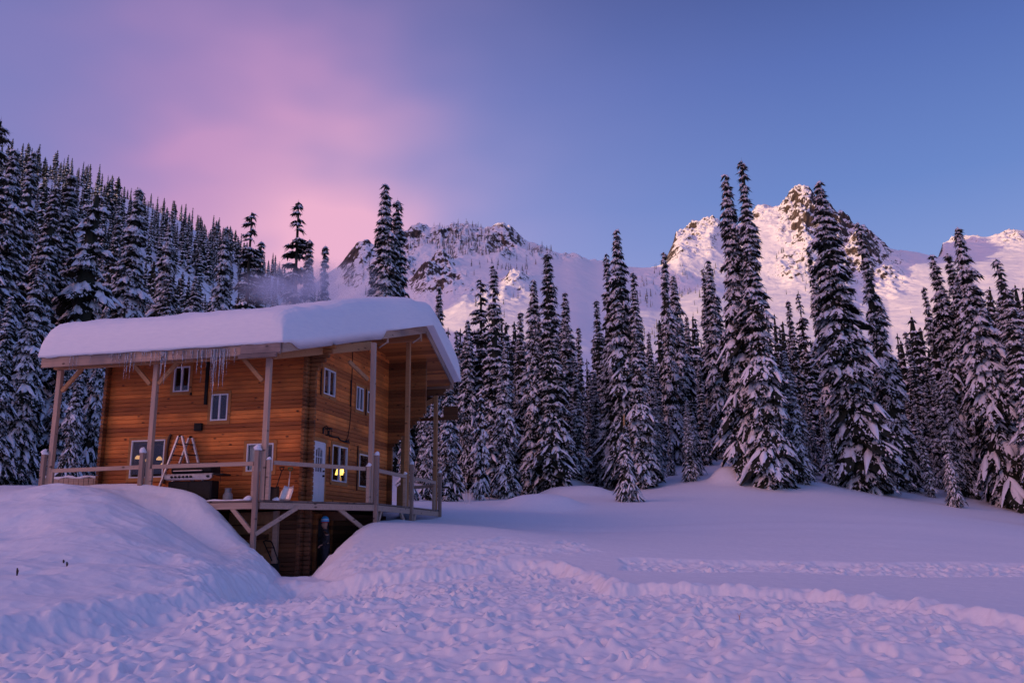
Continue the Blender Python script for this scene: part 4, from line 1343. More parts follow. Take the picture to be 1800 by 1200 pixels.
# two snow shovels leaning on the eave wall near the corner
def shovel(px_top, py_top, px_bot, py_bot, label, blade_m, grip_m, wblade, tilt):
    ut, ht = onV(px_top, py_top, 1.52); ub_, hb_ = onV(px_bot, py_bot, 1.2)
    o = empty('snow_shovel', hw(ub_, 1.2, 0), HROT, label, 'shovel')
    P = lambda u, v, h: np.array(lc(u - ub_, v - 1.2, h))
    a, b = P(ut, 1.5, ht - .08), P(ub_, 1.25, .42)
    k = MB(); k.tube([a, b], .018, 8); k.build('shaft', M['bark' if grip_m == 'black' else 'alu'], o, smooth=True)
    k = MB(); g = P(ut, 1.5, ht)
    k.tube([a, a + np.array([-.06, 0, .05]), a + np.array([-.07, 0, .12])], .016, 6); k.tube([a, a + np.array([.06, 0, .05]), a + np.array([.07, 0, .12])], .016, 6)
    k.tube([a + np.array([-.085, 0, .12]), a + np.array([.085, 0, .12])], .02, 8); k.build('grip', M[grip_m], o)
    k = MB(); n = 9; rows = []
    for j in range(7):
        t = j / 6
        for i in range(n):
            s = i / (n - 1) * 2 - 1
            wv = wblade * (.78 + .22 * min(1, t * 3))
            rows.append(np.array([s * wv + tilt * (1 - t) * .1, -.10 * s * s - .14 * t * (1 - .3 * t) - .02, .44 * (1 - t) + .02 + (.04 if t == 0 else 0) * s * s]))
    base = len(k.v); k.v += [tuple(r) for r in rows] + [tuple(r + np.array([0, .012, 0])) for r in rows]
    nn = 7 * n
    for j in range(6):
        for i in range(n - 1):
            q = j * n + i; k.f += [(q, q + 1, q + n + 1, q + n), (nn + q + n, nn + q + n + 1, nn + q + 1, nn + q)]
    for i in range(n - 1): k.f += [(i + 1, i, nn + i, nn + i + 1), (6 * n + i, 6 * n + i + 1, nn + 6 * n + i + 1, nn + 6 * n + i)]
    for j in range(6): k.f += [(j * n, j * n + n, nn + j * n + n, nn + j * n), (j * n + 2 * n - 1, j * n + n - 1, nn + j * n + n - 1, nn + j * n + 2 * n - 1)]
    k.m = [0] * len(k.f); k.build('blade', M[blade_m], o, smooth=True)


shovel(496, 823, 483, 872, 'black snow shovel with a black blade leaning on the cedar wall', 'black', 'black', .24, 0)
shovel(511, 824, 505, 872, 'snow shovel with a pale blade and green grip beside the corner logs', 'alu', 'green', .20, 1)

# table lamp shining in the gable window, glowing cones added for the amber patches in the big eave window
v_, h_ = onU(600, 834, UW + .7)
lamp = empty('table_lamp', hw(UW + .75, v_, .72), HROT, 'glowing yellow table lamp seen through the window right of the door', 'lamp')
k = MB(); k.lathe([(.19, .0), (.17, .08), (.15, .16), (.12, .24), (.08, .26)], 20, (0, 0, h_ - .72)); k.build('lamp_shade', M['lampglow'], lamp, smooth=True)
k = MB(); k.lathe([(.09, -.33), (.09, -.31), (.02, -.29), (.05, -.2), (.055, -.14), (.02, -.06), (.02, 0)], 16, (0, 0, h_ - .72)); k.build('lamp_base', M['tape'], lamp, smooth=True)
pl_ = bpy.data.lights.new('table_lamp_light', 'POINT'); pl_.energy = 14; pl_.color = (1, .62, .25); pl_.shadow_soft_size = .12
po = bpy.data.objects.new('table_lamp_light', pl_); COL.objects.link(po); po.parent = lamp; po.location = (.25, 0, h_ - .55)
tb = empty('side_table', hw(UW + .75, v_, 0), HROT, 'dark wooden side table under the lamp inside the lit window', 'table')
k = MB(); tz = h_ - .36; k.box((-.35, -.35, tz - .04), (.35, .35, tz)); k.build('table_top', M['trim'], tb)
for a_ in (-.3, .3):
    for b_ in (-.3, .3):
        k = MB(); k.box((a_ - .025, b_ - .025, .01), (a_ + .025, b_ + .025, tz - .04)); k.build('leg', M['trim'], tb)
u_, h_ = onV(250, 804, VW + 1.0)
win_glow = empty('added_glow', hw(u_ + .1, VW + .9, h_), HROT, 'cluster of glowing cones added for the amber patches in the big left window', 'lamp')
for dx_, dy_, dz_, r_ in ((0, 0, 0, .085), (.12, .1, -.30, .07), (.30, .1, -.1, .06), (.78, .1, -.05, .08), (.95, .05, -.28, .05)):
    k = MB(); k.lathe([(r_ * 1.25, -.05), (r_, .02), (r_ * .45, .07)], 14, (dx_, dy_, dz_)); k.build('lamp_shade', M['warmglow'], win_glow, smooth=True)
k = MB(); k.bar((-.1, .06, .46), (1.05, .06, .46), .03, .03); k.tube([(.4, .06, .47), (.4, .06, 2.42 - h_)], .012, 6); [k.tube([(a_, b_, c_ + .07), (a_, b_, .45)], .006, 5) for a_, b_, c_ in ((0, 0, 0), (.12, .1, -.30), (.30, .1, -.1), (.78, .1, -.05), (.95, .05, -.28))]; k.build('glow_bar', M['black'], win_glow)
pl_ = bpy.data.lights.new('added_glow_light', 'POINT'); pl_.energy = 10; pl_.color = (1, .6, .28); pl_.shadow_soft_size = .1
po = bpy.data.objects.new('added_glow_light', pl_); COL.objects.link(po); po.parent = win_glow; po.location = (.3, .25, .0)

# sledge handle leaning below the deck
P0 = onV(474, 975, .9); sl = empty('snow_scoop', hw(P0[0], .9, -2.3), HROT, 'black tubular snow scoop handle leaning in the dug-out under the deck', 'snow scoop')
pts = [onV(x, y, .9 + q) for x, y, q in ((478, 985, 0), (463, 951, .35), (466, 949.5, .36), (475, 950.5, .36), (478, 953, .35), (491, 990, 0))]
k = MB(); k.tube([lc(a - P0[0], v, b + 2.3) for (a, b), v in zip(pts, (0, .35, .37, .37, .35, 0))], .02, 8)
a, b = onV(468, 962, 1.1), onV(482, 962, 1.1); k.tube([lc(a[0] - P0[0], .22, a[1] + 2.3), lc(b[0] - P0[0], .22, b[1] + 2.3)], .018, 8)
k.build('handle_frame', M['black'], sl, smooth=True)
k = MB(); k.extrude([lc(.3, -.25, .05), lc(.3, .05, .02), lc(.3, .1, .4), lc(.3, .06, .4), lc(.3, .02, .06), lc(.3, -.25, .09)], lc(-.6, 0, 0)); k.build('scoop_pan', M['black'], sl)


# ------------------------------------------------------------------ person waiting at the basement door
pr = empty('person', (0, 0, 0), 0, 'person in dark winter clothes and a blue toque standing at the basement door', 'person')
px_, py_ = at(572, 960, 29.3)[:2]; gz = float(ground_z(np.array([px_]), np.array([py_]))[0])
pr.scale = (.95, .95, .95); pr.location = (px_, py_, .56); pr.rotation_euler = (0, 0, R_(15))


def skin_obj(name, verts, edges, radii, mat, parent, root=0, sub=2):
    me = bpy.data.meshes.new(name); me.from_pydata([tuple(v) for v in verts], edges, []); me.materials.append(mat)
    o = bpy.data.objects.new(name, me); COL.objects.link(o); o.parent = parent
    o.modifiers.new('skin', 'SKIN'); sk = me.skin_vertices[0].data
    for i, r_ in enumerate(radii): sk[i].radius = r_ if isinstance(r_, tuple) else (r_, r_); sk[i].use_root = (i == root)
    s = o.modifiers.new('sub', 'SUBSURF'); s.levels = sub; s.render_levels = sub
    o.modifiers['skin'].use_smooth_shade = True
    return o


skin = mat_plain('skin', (.42, .24, .17), .55, var=.06)
jk = mat_plain('dark_jacket', (.022, .021, .026), .8, var=.2); tr_ = mat_plain('dark_trousers', (.02, .022, .034), .85, var=.2)
# faces -x (towards the door post), right arm reaching out, left arm bent
BV = [(0, 0, .98), (0, 0, 1.16), (-.01, 0, 1.34), (-.02, 0, 1.48), (-.03, 0, 1.56), (-.05, 0, 1.66),
      (0, .10, .92), (-.03, .11, .50), (.03, .12, .09), (-.12, .13, .04), (0, -.10, .92), (.02, -.11, .50), (.09, -.12, .09), (-.06, -.13, .04),
      (-.02, .19, 1.44), (-.12, .25, 1.18), (-.36, .24, 1.10), (-.02, -.19, 1.44), (.06, -.27, 1.17), (-.12, -.22, 1.02)]
BE = [(0, 1), (1, 2), (2, 3), (3, 4), (4, 5), (0, 6), (6, 7), (7, 8), (8, 9), (0, 10), (10, 11), (11, 12), (12, 13), (3, 14), (14, 15), (15, 16), (3, 17), (17, 18), (18, 19)]
BR = [(.13, .17), (.13, .17), (.14, .19), (.12, .17), .065, .06, .105, .075, .055, .05, .105, .075, .055, .05, .085, .06, .045, .085, .06, .045]
body = skin_obj('body', BV, BE, BR, skin, pr)
# clothing a little outside the body
JV = BV[:4] + [BV[4]] + BV[14:]
JE = [(0, 1), (1, 2), (2, 3), (3, 4), (3, 5), (5, 6), (6, 7), (3, 8), (8, 9), (9, 10)]
skin_obj('jacket', JV, JE, [(.165, .2), (.155, .195), (.165, .215), (.14, .19), .085, .105, .08, .062, .105, .08, .062], jk, pr)
skin_obj('trousers', [BV[0]] + BV[6:9] + BV[10:13], [(0, 1), (1, 2), (2, 3), (0, 4), (4, 5), (5, 6)], [(.145, .185), .125, .095, .08, .125, .095, .08], tr_, pr)
for yv, dx in ((.12, 0), (-.125, .06)):
    skin_obj('boot', [(.05 + dx, yv, .16), (.05 + dx, yv, .07), (-.06 + dx, yv, .05), (-.15 + dx, yv, .045)], [(0, 1), (1, 2), (2, 3)], [.07, .068, .058, .045], M['black'], pr)
hd = MB(); rows = 14; seg = 18
for i in range(rows + 1):                       # head: skull, jaw, brow, nose and chin shaped by hand
    t = i / rows; zz = 1.60 + .245 * t
    for j in range(seg):
        a = 2 * math.pi * j / seg; ca, sa = math.cos(a), math.sin(a)
        rx = .098 * (math.sin(math.pi * min(1, .12 + .86 * t)) ** .55); ry = rx * .80
        x = -.05 + rx * ca; y = ry * sa
        if ca < -.5:
            f = (-ca - .5) * 2
            if t < .25: x -= .018 * f * (1 - abs(t - .15) * 4)
            if .30 < t < .55 and abs(sa) < .35: x -= .026 * (1 - abs(t - .38) / .2)
            if .52 < t < .66 and abs(sa) > .2: x += .010
        hd.v.append((x, y, zz))
for i in range(rows):
    for j in range(seg):
        a, b = i * seg + j, i * seg + (j + 1) % seg; hd.f.append((a, b, b + seg, a + seg)); hd.m.append(0)
head = hd.build('head', skin, pr, smooth=True)
for sg in (-1, 1):
    e = MB(); e.lathe([(.004, -.011), (.011, -.006), (.013, 0), (.011, .006), (.004, .011)], 10, (-.130, sg * .032, 1.735)); e.build('eye', M['black'], head, smooth=True)
    e = MB(); e.lathe([(.004, -.03), (.016, -.02), (.020, .005), (.014, .028), (.004, .034)], 10, (-.045, sg * .082, 1.725)); e.build('ear', skin, head, smooth=True)
e = MB(); e.tube([(-.146, -.022, 1.668), (-.150, 0, 1.666), (-.146, .022, 1.668)], .006, 6); e.build('mouth', mat_plain('lips', (.30, .11, .09), .5), head, smooth=True)
hat = MB(); hat.lathe([(.112, 1.775), (.118, 1.79), (.118, 1.80)], 22, (-.045, 0, 0), 2); hat.lathe([(.1185, 1.80), (.121, 1.825), (.119, 1.85)], 22, (-.045, 0, 0), 0)
hat.lathe([(.119, 1.85), (.115, 1.875)], 22, (-.045, 0, 0), 1); hat.lathe([(.115, 1.875), (.10, 1.91), (.072, 1.945), (.035, 1.965), (.005, 1.97)], 22, (-.045, 0, 0), 0)
hat.v = [((x + .045) * 1.18 - .045, y * 1.18, (z - 1.775) * 1.15 + 1.765) for x, y, z in hat.v]
hat.build('toque', [mat_plain('blue_wool', (.05, .36, .75), .9, scale=60, bump=.5), mat_plain('white_wool', (.7, .75, .8), .9, scale=60, bump=.5), mat_plain('red_wool', (.45, .05, .05), .9, scale=60, bump=.5)], pr, smooth=True)


def hand(wrist, fwd, up, parent, curl):
    """palm, four fingers of unequal length and a thumb from the side of the palm"""
    w_, f, u = Vector(wrist), Vector(fwd).normalized(), Vector(up).normalized(); s = f.cross(u).normalized()
    V = [w_, w_ + f * .045, w_ + f * .085]; E = [(0, 1), (1, 2)]; RAD = [.026, (.036, .018), (.036, .017)]
    for off, ln, cu in ((-.030, .068, .9), (-.010, .080, 1.), (.010, .075, 1.), (.029, .058, 1.05)):
        b0 = w_ + f * .088 + s * off; n0 = len(V)
        V.append(b0); RAD.append(.0095); E.append((2, n0))
        a = 0; p = b0
        for q in range(3):
            a += curl * cu * .5; p = p + (f * math.cos(a) - u * math.sin(a)) * (ln / 3); V.append(p); RAD.append(.0088 - q * .0008); E.append((len(V) - 2, len(V) - 1))
    n0 = len(V); V += [w_ + f * .035 - s * .034, w_ + f * .062 - s * .052 - u * .01, w_ + f * .088 - s * .056 - u * .022]; RAD += [.013, .0105, .009]; E += [(1, n0), (n0, n0 + 1), (n0 + 1, n0 + 2)]
    return skin_obj('hand', V, E, RAD, skin, parent, 0, 2)


hand((-.36, .24, 1.10), (-1, 0, -.12), (0, -.2, 1), pr, .6)
hand((-.12, -.22, 1.02), (-.7, .3, -.4), (.3, .2, 1), pr, .7)

# ------------------------------------------------------------------ sticks in the snow and marker wands
for i, (px, py, Y, ht, lb) in enumerate(((28, 1022, 16.2, .13, 'short dark twig poking out of the snow bank by the left picture edge'),
                                        (117, 995, 17.7, .09, 'dark twig stub in the snow bank, lower right of a smaller one'),
                                        (112, 981, 18.6, .06, 'tiniest dark twig tip on the left snow bank, just above another twig'))):
    w_ = at(px, py, Y); z_ = float(ground_z(w_[0:1], w_[1:2])[0])
    k = MB(); k.tube([(0, 0, -.15), (.006, 0, ht * .5), (-.008, .01, ht)], [.022, .02, .012], 7); k.tube([(.004, 0, ht * .35), (.03, .0, ht * .7)], [.009, .005], 5)
    o = k.build('twig', M['bark'], None); o.location = (w_[0], w_[1], z_); tag(o, lb, 'twig', 'twigs in the snow bank')
w_ = at(1300, 1103, 14.6); z_ = float(ground_z(w_[0:1], w_[1:2])[0])
k = MB(); k.tube([(0, 0, -.1), (.01, 0, .05), (.03, 0, .12)], [.006, .005, .003], 5); k.tube([(.01, 0, .05), (-.02, .01, .11)], [.004, .002], 5)
o = k.build('twig', M['orange'], None); o.location = (w_[0], w_[1], z_); tag(o, 'thin reddish twig sticking out of the trodden snow, right of centre', 'twig', 'twigs in the snow bank')
for i, (px, lb) in enumerate(((816, 'left one of three pale marker poles at the wood edge right of the cabin'), (819.5, 'middle one of three pale marker poles at the wood edge right of the cabin'),
                              (826, 'right one of three pale marker poles at the wood edge, set apart'))):
    w_ = at(px, 894, 46); z_ = float(ground_z(w_[0:1], w_[1:2])[0])
    k = MB(); k.tube([(0, 0, -.2), (0, 0, .62 + .05 * i)], [.022, .018], 8); k.lathe([(.03, .60 + .05 * i), (.035, .63 + .05 * i), (.01, .68 + .05 * i)], 8)
    o = k.build('marker_pole', M['tape'], None, smooth=True); o.location = (w_[0], w_[1], z_); tag(o, lb, 'pole', 'marker poles by the wood')
# low snow-covered board fence left of the cabin
P1_, P2_ = at(75, 866, 31.5), at(172, 862, 31.5)
fn = empty('board_fence', ((P1_[0] + P2_[0]) / 2, 31.5, float(ground_z((P1_[:1] + P2_[:1]) / 2, np.array([31.5]))[0])), 0, 'low brown board fence behind the snow mound at the left porch end', 'fence')
k = MB(); hh = at(120, 840, 31.5)[2] - fn.location.z; ww = (P2_[0] - P1_[0]) / 2
for i in range(11): k.box((-ww + i * ww / 5.5 + .008, -.015, -.4), (-ww + (i + 1) * ww / 5.5 - .008, .015, hh + rs.uniform(-.02, .01)))
k.build('board_panel', M['rail'], fn)
k = MB(); k.box((-ww, .016, hh - .2), (ww, .06, hh - .1)); k.build('crossbar', M['rail'], fn)
k = MB(); n = 14
k.tube([(-ww - .1 + i * (2 * ww + .2) / n, 0, hh + .03 + .03 * math.sin(i * 1.3)) for i in range(n + 1)], [.04 + .015 * math.sin(i * 2.1) for i in range(n + 1)], 8)
o = k.build('fence_snow', M['roofsnow'], None, smooth=True); o.location = fn.location; tag(o, 'strip of snow lying along the top of the low board fence', 'snow')

# ------------------------------------------------------------------ smoke drifting off behind the roof
sm, t, b = new_mat('smoke'); t.nodes.remove(b)
vol = nd(t, 'ShaderNodeVolumePrincipled'); vol.inputs['Color'].default_value = (.82, .88, 1.0, 1)
tcn = nd(t, 'ShaderNodeTexCoord'); n1 = nd(t, 'ShaderNodeTexNoise'); n1.inputs['Scale'].default_value = .55; n1.inputs['Detail'].default_value = 4; n1.inputs['Distortion'].default_value = .6
mpn = nd(t, 'ShaderNodeMapping'); mpn.inputs['Scale'].default_value = (.55, 1, 1.0); t.links.new(tcn.outputs['Object'], mpn.inputs[0]); t.links.new(mpn.outputs[0], n1.inputs['Vector'])
gr = nd(t, 'ShaderNodeTexGradient', gradient_type='SPHERICAL'); mp2 = nd(t, 'ShaderNodeMapping'); t.links.new(tcn.outputs['Generated'], mp2.inputs[0])
mp2.inputs['Location'].default_value = (-1, -1, -1); mp2.inputs['Scale'].default_value = (2, 2, 2); t.links.new(mp2.outputs[0], gr.inputs[0])
m1 = nd(t, 'ShaderNodeMath', operation='SUBTRACT'); t.links.new(n1.outputs['Fac'], m1.inputs[0]); m1.inputs[1].default_value = .42; m1.use_clamp = True
m2 = nd(t, 'ShaderNodeMath', operation='MULTIPLY'); t.links.new(m1.outputs[0], m2.inputs[0]); t.links.new(gr.outputs['Fac'], m2.inputs[1])
m3 = nd(t, 'ShaderNodeMath', operation='MULTIPLY'); t.links.new(m2.outputs[0], m3.inputs[0]); m3.inputs[1].default_value = 9.5
t.links.new(m3.outputs[0], vol.inputs['Density']); t.links.new(vol.outputs[0], t.nodes['Material Output'].inputs['Volume'])
c_ = at(540, 500, 47)
bmh = bmesh.new(); bmesh.ops.create_icosphere(bmh, subdivisions=3, radius=1); me = bpy.data.meshes.new('smoke'); bmh.to_mesh(me); bmh.free(); me.materials.append(sm)
for vert in me.vertices: vert.co.x *= 4.6; vert.co.y *= 1.8; vert.co.z *= 1.6
o = bpy.data.objects.new('chimney_smoke', me); COL.objects.link(o); o.location = tuple(c_); tag(o, 'thin bluish chimney smoke drifting left behind the snowy roof', 'smoke'); o['kind'] = 'stuff'

# ------------------------------------------------------------------ snow-laden firs
def unit(v): return v / (np.linalg.norm(v, axis=-1, keepdims=True) + 1e-9)


def make_crown(seed, H, R, tiers, per, snow=.8, droop=.8, low=False, z0=.25, bare=0., blob=1., power=.72, corek=.36):
    """crown of drooping boughs: dark needle sprays under lumpy pads of snow. returns mesh arrays"""
    g = np.random.RandomState(seed)
    V, F3, F4, M3, M4 = [], [], [], [], []
    nv = 0
    S = H / 18.

    def add(verts, tri=None, quad=None, m=0):
        nonlocal nv
        V.append(verts)
        if tri is not None and len(tri): F3.append(tri + nv); M3.append(np.full(len(tri), m))
        if quad is not None and len(quad): F4.append(quad + nv); M4.append(np.full(len(quad), m))
        nv += len(verts)

    def strip(n, k, off=0):
        i = np.arange(n - 1)[:, None] * k; j = np.arange(k - 1)[None]
        return np.stack([i + j, i + j + 1, i + k + j + 1, i + k + j], -1).reshape(-1, 4)
    # irregular dark core
    nc, ns = (10, 7) if low else (26, 9)
    tt = np.linspace(0, .985, nc); a = np.linspace(0, 2 * np.pi, ns + 1)
    rad = (R * corek * (1 - tt) ** power + .03 * S)[:, None] * (.75 + .5 * g.rand(nc, ns + 1)); rad[:, -1] = rad[:, 0]
    core = np.stack([rad * np.cos(a), rad * np.sin(a), (z0 + tt * (H - z0))[:, None] + 0 * rad], -1).reshape(-1, 3)
    add(core, quad=strip(nc, ns + 1), m=0)
    lump = 1 + .22 * np.sin(np.linspace(0, 1, 200) * g.uniform(18, 30) + g.rand() * 6) + .15 * g.randn(200).cumsum() / 14
    for ti in range(tiers):
        tz = ((ti + g.uniform(-.5, .5)) / tiers); tz = min(max(tz, 0), .985)
        z = z0 + tz ** 1.04 * (H - z0)
        pr_ = (1 - tz) ** power * (1 - .35 * max(0, .12 - tz) / .12)
        nb = max(3, int(round(per * (.55 + .45 * pr_))))
        a0 = g.rand() * 6.28
        tier_k = g.uniform(.86, 1.12) * np.clip(lump[int(tz * 199)], .6, 1.4)
        for b in range(nb):
            an = a0 + 2 * np.pi * b / nb + g.uniform(-.35, .35)
            hole = 0 if low or bare > .15 else float(vnoise(np.array([an * 1.1 + seed]), np.array([tz * 9 + seed * .37]), seed)[0])
            if g.rand() < .05 + bare or (hole > .24 and g.rand() < .75): continue
            Lb = max(R * pr_ * tier_k * g.uniform(.70, 1.2) * (1.35 if not low and g.rand() < .06 else 1) * (1 - .5 * hole), .16 * S)
            h = np.array([np.cos(an), np.sin(an), 0]); sd_ = np.array([-np.sin(an), np.cos(an), 0])
            dr = droop * (.55 + .55 * (1 - tz)) * g.uniform(.7, 1.3)
            n = 4 if low else 6
            s = np.linspace(0.05, 1, n)
            bend = g.uniform(-.18, .18)
            zb = z + (g.uniform(-.12, .12) * S if low else g.uniform(-.85, .85) * (H - z0) / tiers)
            def spine(q): return (h * (Lb * (q - .14 * q * q))[:, None] + sd_ * (Lb * bend * q * q)[:, None]
                                  + np.array([0, 0, 1.]) * (zb + Lb * (.10 * q - dr * q ** 1.7))[:, None])
            C = spine(s)
            wid = min(.40 * Lb, .62 * S) + .09 * S
            prof = np.sin(np.pi * np.clip(.18 + .78 * s, 0, 1)) ** .8
            # fan of needles
            wl, wr = wid * prof * g.uniform(.7, 1.25, n), wid * prof * g.uniform(.7, 1.25, n)
            dn = np.array([0, 0, -1.])
            fan = np.stack([C - sd_ * wl[:, None] + dn * (wl * .55)[:, None], C + dn * .02, C + sd_ * wr[:, None] + dn * (wr * .55)[:, None]], 1).reshape(-1, 3)
            add(fan, quad=strip(n, 3), m=0)
            # hanging sprays
            k = 5 if low else int(12 + 15 * min(Lb / S, 2.0))
            q = g.uniform(.1, 1.03, k); cc = spine(q); lat = g.uniform(-1, 1, k)
            wq = wid * np.sin(np.pi * np.clip(.18 + .78 * q, 0, 1)) ** .8
            b0 = cc + sd_ * (lat * wq)[:, None] + dn * (np.abs(lat) * wq * .5)[:, None]
            d = unit(h * g.uniform(.2, 1.0, k)[:, None] + sd_ * (np.sign(lat) * g.uniform(.1, .9, k))[:, None] + dn * g.uniform(.35, 1.2, k)[:, None])
            ln = g.uniform(.18, .48, k) * S * (1.3 if low else 1.)
            wv = unit(np.cross(d, g.randn(k, 3))) * (g.uniform(.035, .075, k) * S * (1.8 if low else 1.))[:, None]
            tv = np.stack([b0 - wv, b0 + wv, b0 + d * ln[:, None]], 1).reshape(-1, 3)
            add(tv, tri=np.arange(3 * k).reshape(-1, 3), m=0)
            # frost on the sprays
            if snow > .1:
                k2 = int(k * snow * (.8 if low else 1.25)); q = g.uniform(.1, 1.05, k2); lat = g.uniform(-1, 1, k2)
                wq = wid * np.sin(np.pi * np.clip(.18 + .78 * q, 0, 1)) ** .8
                b0 = spine(q) + sd_ * (lat * wq)[:, None] + dn * (np.abs(lat) * wq * .5 - .03 * S)[:, None]
                d = unit(h * g.uniform(.3, 1.0, k2)[:, None] + sd_ * (np.sign(lat) * g.uniform(.1, .9, k2))[:, None] + dn * g.uniform(.3, 1.0, k2)[:, None])
                ln = g.uniform(.12, .30, k2) * S * (1.4 if low else 1.)
                wv = unit(np.cross(d, dn + .4 * g.randn(k2, 3))) * (g.uniform(.03, .075, k2) * S * (1.7 if low else 1.))[:, None]
                tv = np.stack([b0 - wv, b0 + wv, b0 + d * ln[:, None], b0 + d * (ln * .35)[:, None] - dn * (.05 * S)], 1).reshape(-1, 3)
                i4 = 4 * np.arange(k2)[:, None]
                add(tv, tri=np.concatenate([i4 + [0, 1, 3], i4 + [1, 2, 3], i4 + [2, 0, 3]]), m=1)
            # snow pads
            pads = []
            if low:
                if g.rand() < snow: pads.append((C, h, sd_, wid * prof, 1.0, s))
            else:
                q0 = g.uniform(.02, .14)
                while q0 < .9:
                    q1 = min(q0 + g.uniform(.18, .42), 1.04)
                    if g.rand() < snow * .86:
                        ss = np.linspace(q0, q1, 4); pf = np.sin(np.pi * np.clip(.18 + .78 * ss, 0, 1)) ** .8
                        pads.append((spine(ss) + sd_ * (g.uniform(-.22, .22) * wid), h, sd_, wid * pf * np.array([.55, 1, 1, .55]) * g.uniform(.40, .80), .85, ss))
                    q0 = q1 + g.uniform(.02, .14)
            if not low:
                for sgn in (-1, 1):
                    if g.rand() < snow * .85:
                        q0 = g.uniform(.25, .6); p0 = spine(np.array([q0]))[0]
                        dd = unit(h * .8 + sd_ * sgn * g.uniform(.5, 1.0)); l2 = Lb * g.uniform(.32, .55)
                        ss = np.linspace(0, 1, 4)
                        Cs = p0 + dd * (l2 * ss)[:, None] + dn * (l2 * (.25 * ss + dr * .9 * ss ** 1.6))[:, None]
                        sd2 = np.cross(np.array([0, 0, 1.]), dd)
                        pads.append((Cs, dd, sd2, wid * .38 * np.array([.6, 1, .95, .4]), .8, ss))
            if not low:                              # clumps caught in the spray tips
                kc = g.randint(1, 4); qc = g.uniform(.55, 1.05, kc); cc = spine(qc) + sd_ * (g.uniform(-.8, .8, kc) * wid * .8)[:, None]
                for c_ in cc:
                    if g.rand() > snow: continue
                    rr_ = g.uniform(.05, .13) * S * (.7 + .3 * blob)
                    oc = np.array([[1, 0, 0], [-.3, .9, 0], [-.3, -.9, 0], [.5, .0, 1], [-.5, 0, .8], [.2, 0, -.9]]) * rr_ * g.uniform(.7, 1.3, (6, 3))
                    oc = oc[:, :1] * h + oc[:, 1:2] * sd_ + oc[:, 2:] * np.array([0, 0, 1.])
                    add(c_ + oc + np.array([0, 0, -.03 * S]), tri=np.array([[0, 1, 3], [1, 4, 3], [1, 2, 4], [2, 3, 4], [2, 0, 3], [0, 5, 1], [1, 5, 2], [2, 5, 0]]), m=1)
            for (Cs, hh_, s2, wp, kk, sq) in pads:
                m_ = len(Cs)
                wv2 = wp * g.uniform(.45, 1.0, m_) * kk * (.85 + .2 * blob); wv2[0] *= .4; wv2[-1] *= .45
                th = (.055 + .15 * g.rand(m_)) * S * kk * blob * np.clip(wp / (.3 * S), .5, 1.4); th[0] *= .3; th[-1] *= .4
                up = np.array([0, 0, 1.])
                if low:
                    cs = [(-1, -.25), (0, 1.), (1, -.25)]
                else:
                    cs = [(-1, -.35), (-.62, .62), (0, 1.), (.62, .62), (1, -.35)]
                P = np.stack([Cs + s2 * (wv2 * a_)[:, None] + up * (th * b_ - np.abs(a_) * wv2 * .38 + .025 * S)[:, None] for a_, b_ in cs], 1)
                P = P + g.randn(*P.shape) * .018 * S
                add(P.reshape(-1, 3), quad=strip(m_, len(cs)), m=1)
    # leader
    ld = np.array([[.02, 0, 0], [-.012, .018, 0], [-.012, -.018, 0], [0, 0, 1]]) * np.array([S, S, .03 * H]) + np.array([0, 0, H * .97])
    add(ld, tri=np.array([[0, 1, 3], [1, 2, 3], [2, 0, 3]]), m=0)
    V = np.concatenate(V); F3 = np.concatenate(F3); F4 = np.concatenate(F4); M3 = np.concatenate(M3); M4 = np.concatenate(M4)
    return V, F3, F4, M3, M4


def crown_mesh(name, *a, **k):
    V, F3, F4, M3, M4 = make_crown(*a, **k)
    return soup_mesh(name, V, F3, F4, M3, M4, [M['needles'], M['treesnow']], M3 == 1, M4 == 1)


def trunk_mesh(name, H, r0):
    k = MB(); n = 7
    g = random.Random(int(H * 10))
    k.tube([(g.uniform(-.02, .02) * H / 18, g.uniform(-.02, .02) * H / 18, -1.2 + (H * .97 + 1.2) * i / n) for i in range(n + 1)], [r0 * (1 - i / (n + .3)) + .01 for i in range(n + 1)], 8)
    me = bpy.data.meshes.new(name); me.from_pydata(k.v, [], k.f); me.materials.append(M['bark'])
    return me


PROTO = []      # (crown mesh, trunk mesh, height)
for i, (H, R, tiers, per, kw) in enumerate((
        (20, 2.15, 62, 8, dict(snow=.85, droop=.85)),
        (20, 1.75, 66, 7, dict(snow=.80, droop=.75, power=.80)),
        (20, 2.4, 56, 8, dict(snow=.95, droop=.95, blob=1.35)),
        (20, 1.95, 62, 7, dict(snow=.70, droop=.70, blob=.85)),
        (18, 2.1, 54, 8, dict(snow=.90, droop=1.0, blob=1.2, power=.65)),
        (17, 1.5, 58, 7, dict(snow=.72, droop=.6, power=.85)),
        (7, 1.25, 28, 8, dict(snow=1.0, droop=1.0, blob=1.3)),
        (16, 1.75, 40, 5, dict(snow=.5, droop=.5, bare=.2, blob=.8, corek=.07, power=.62)),
        (15, 2.2, 24, 7, dict(snow=1.0, droop=.75, blob=2.1, power=.6)),
        (19, 2.0, 60, 7, dict(snow=.78, droop=.9, power=.58, blob=.9)), (20, 1.9, 52, 7, dict(snow=.85, droop=.6, power=.95, blob=1.1, bare=.08)),
        (18, 1.7, 60, 7, dict(snow=.9, droop=1.1, power=.7, blob=1.0)))):
    cm = crown_mesh('crown', 100 + i, H, R, tiers, per, **kw)
    PROTO.append((cm, trunk_mesh('trunk', H, .017 * H), H))
LOWP = []
for i, (R, snow, pw) in enumerate(((1.45, .75, .8), (1.15, .65, .9), (1.75, .8, .65), (1.9, .6, .5))):
    LOWP.append((crown_mesh('crown', 200 + i, 13, R, 22, 6, snow=snow, droop=.7, low=True, power=pw), trunk_mesh('trunk', 13, .2), 13))


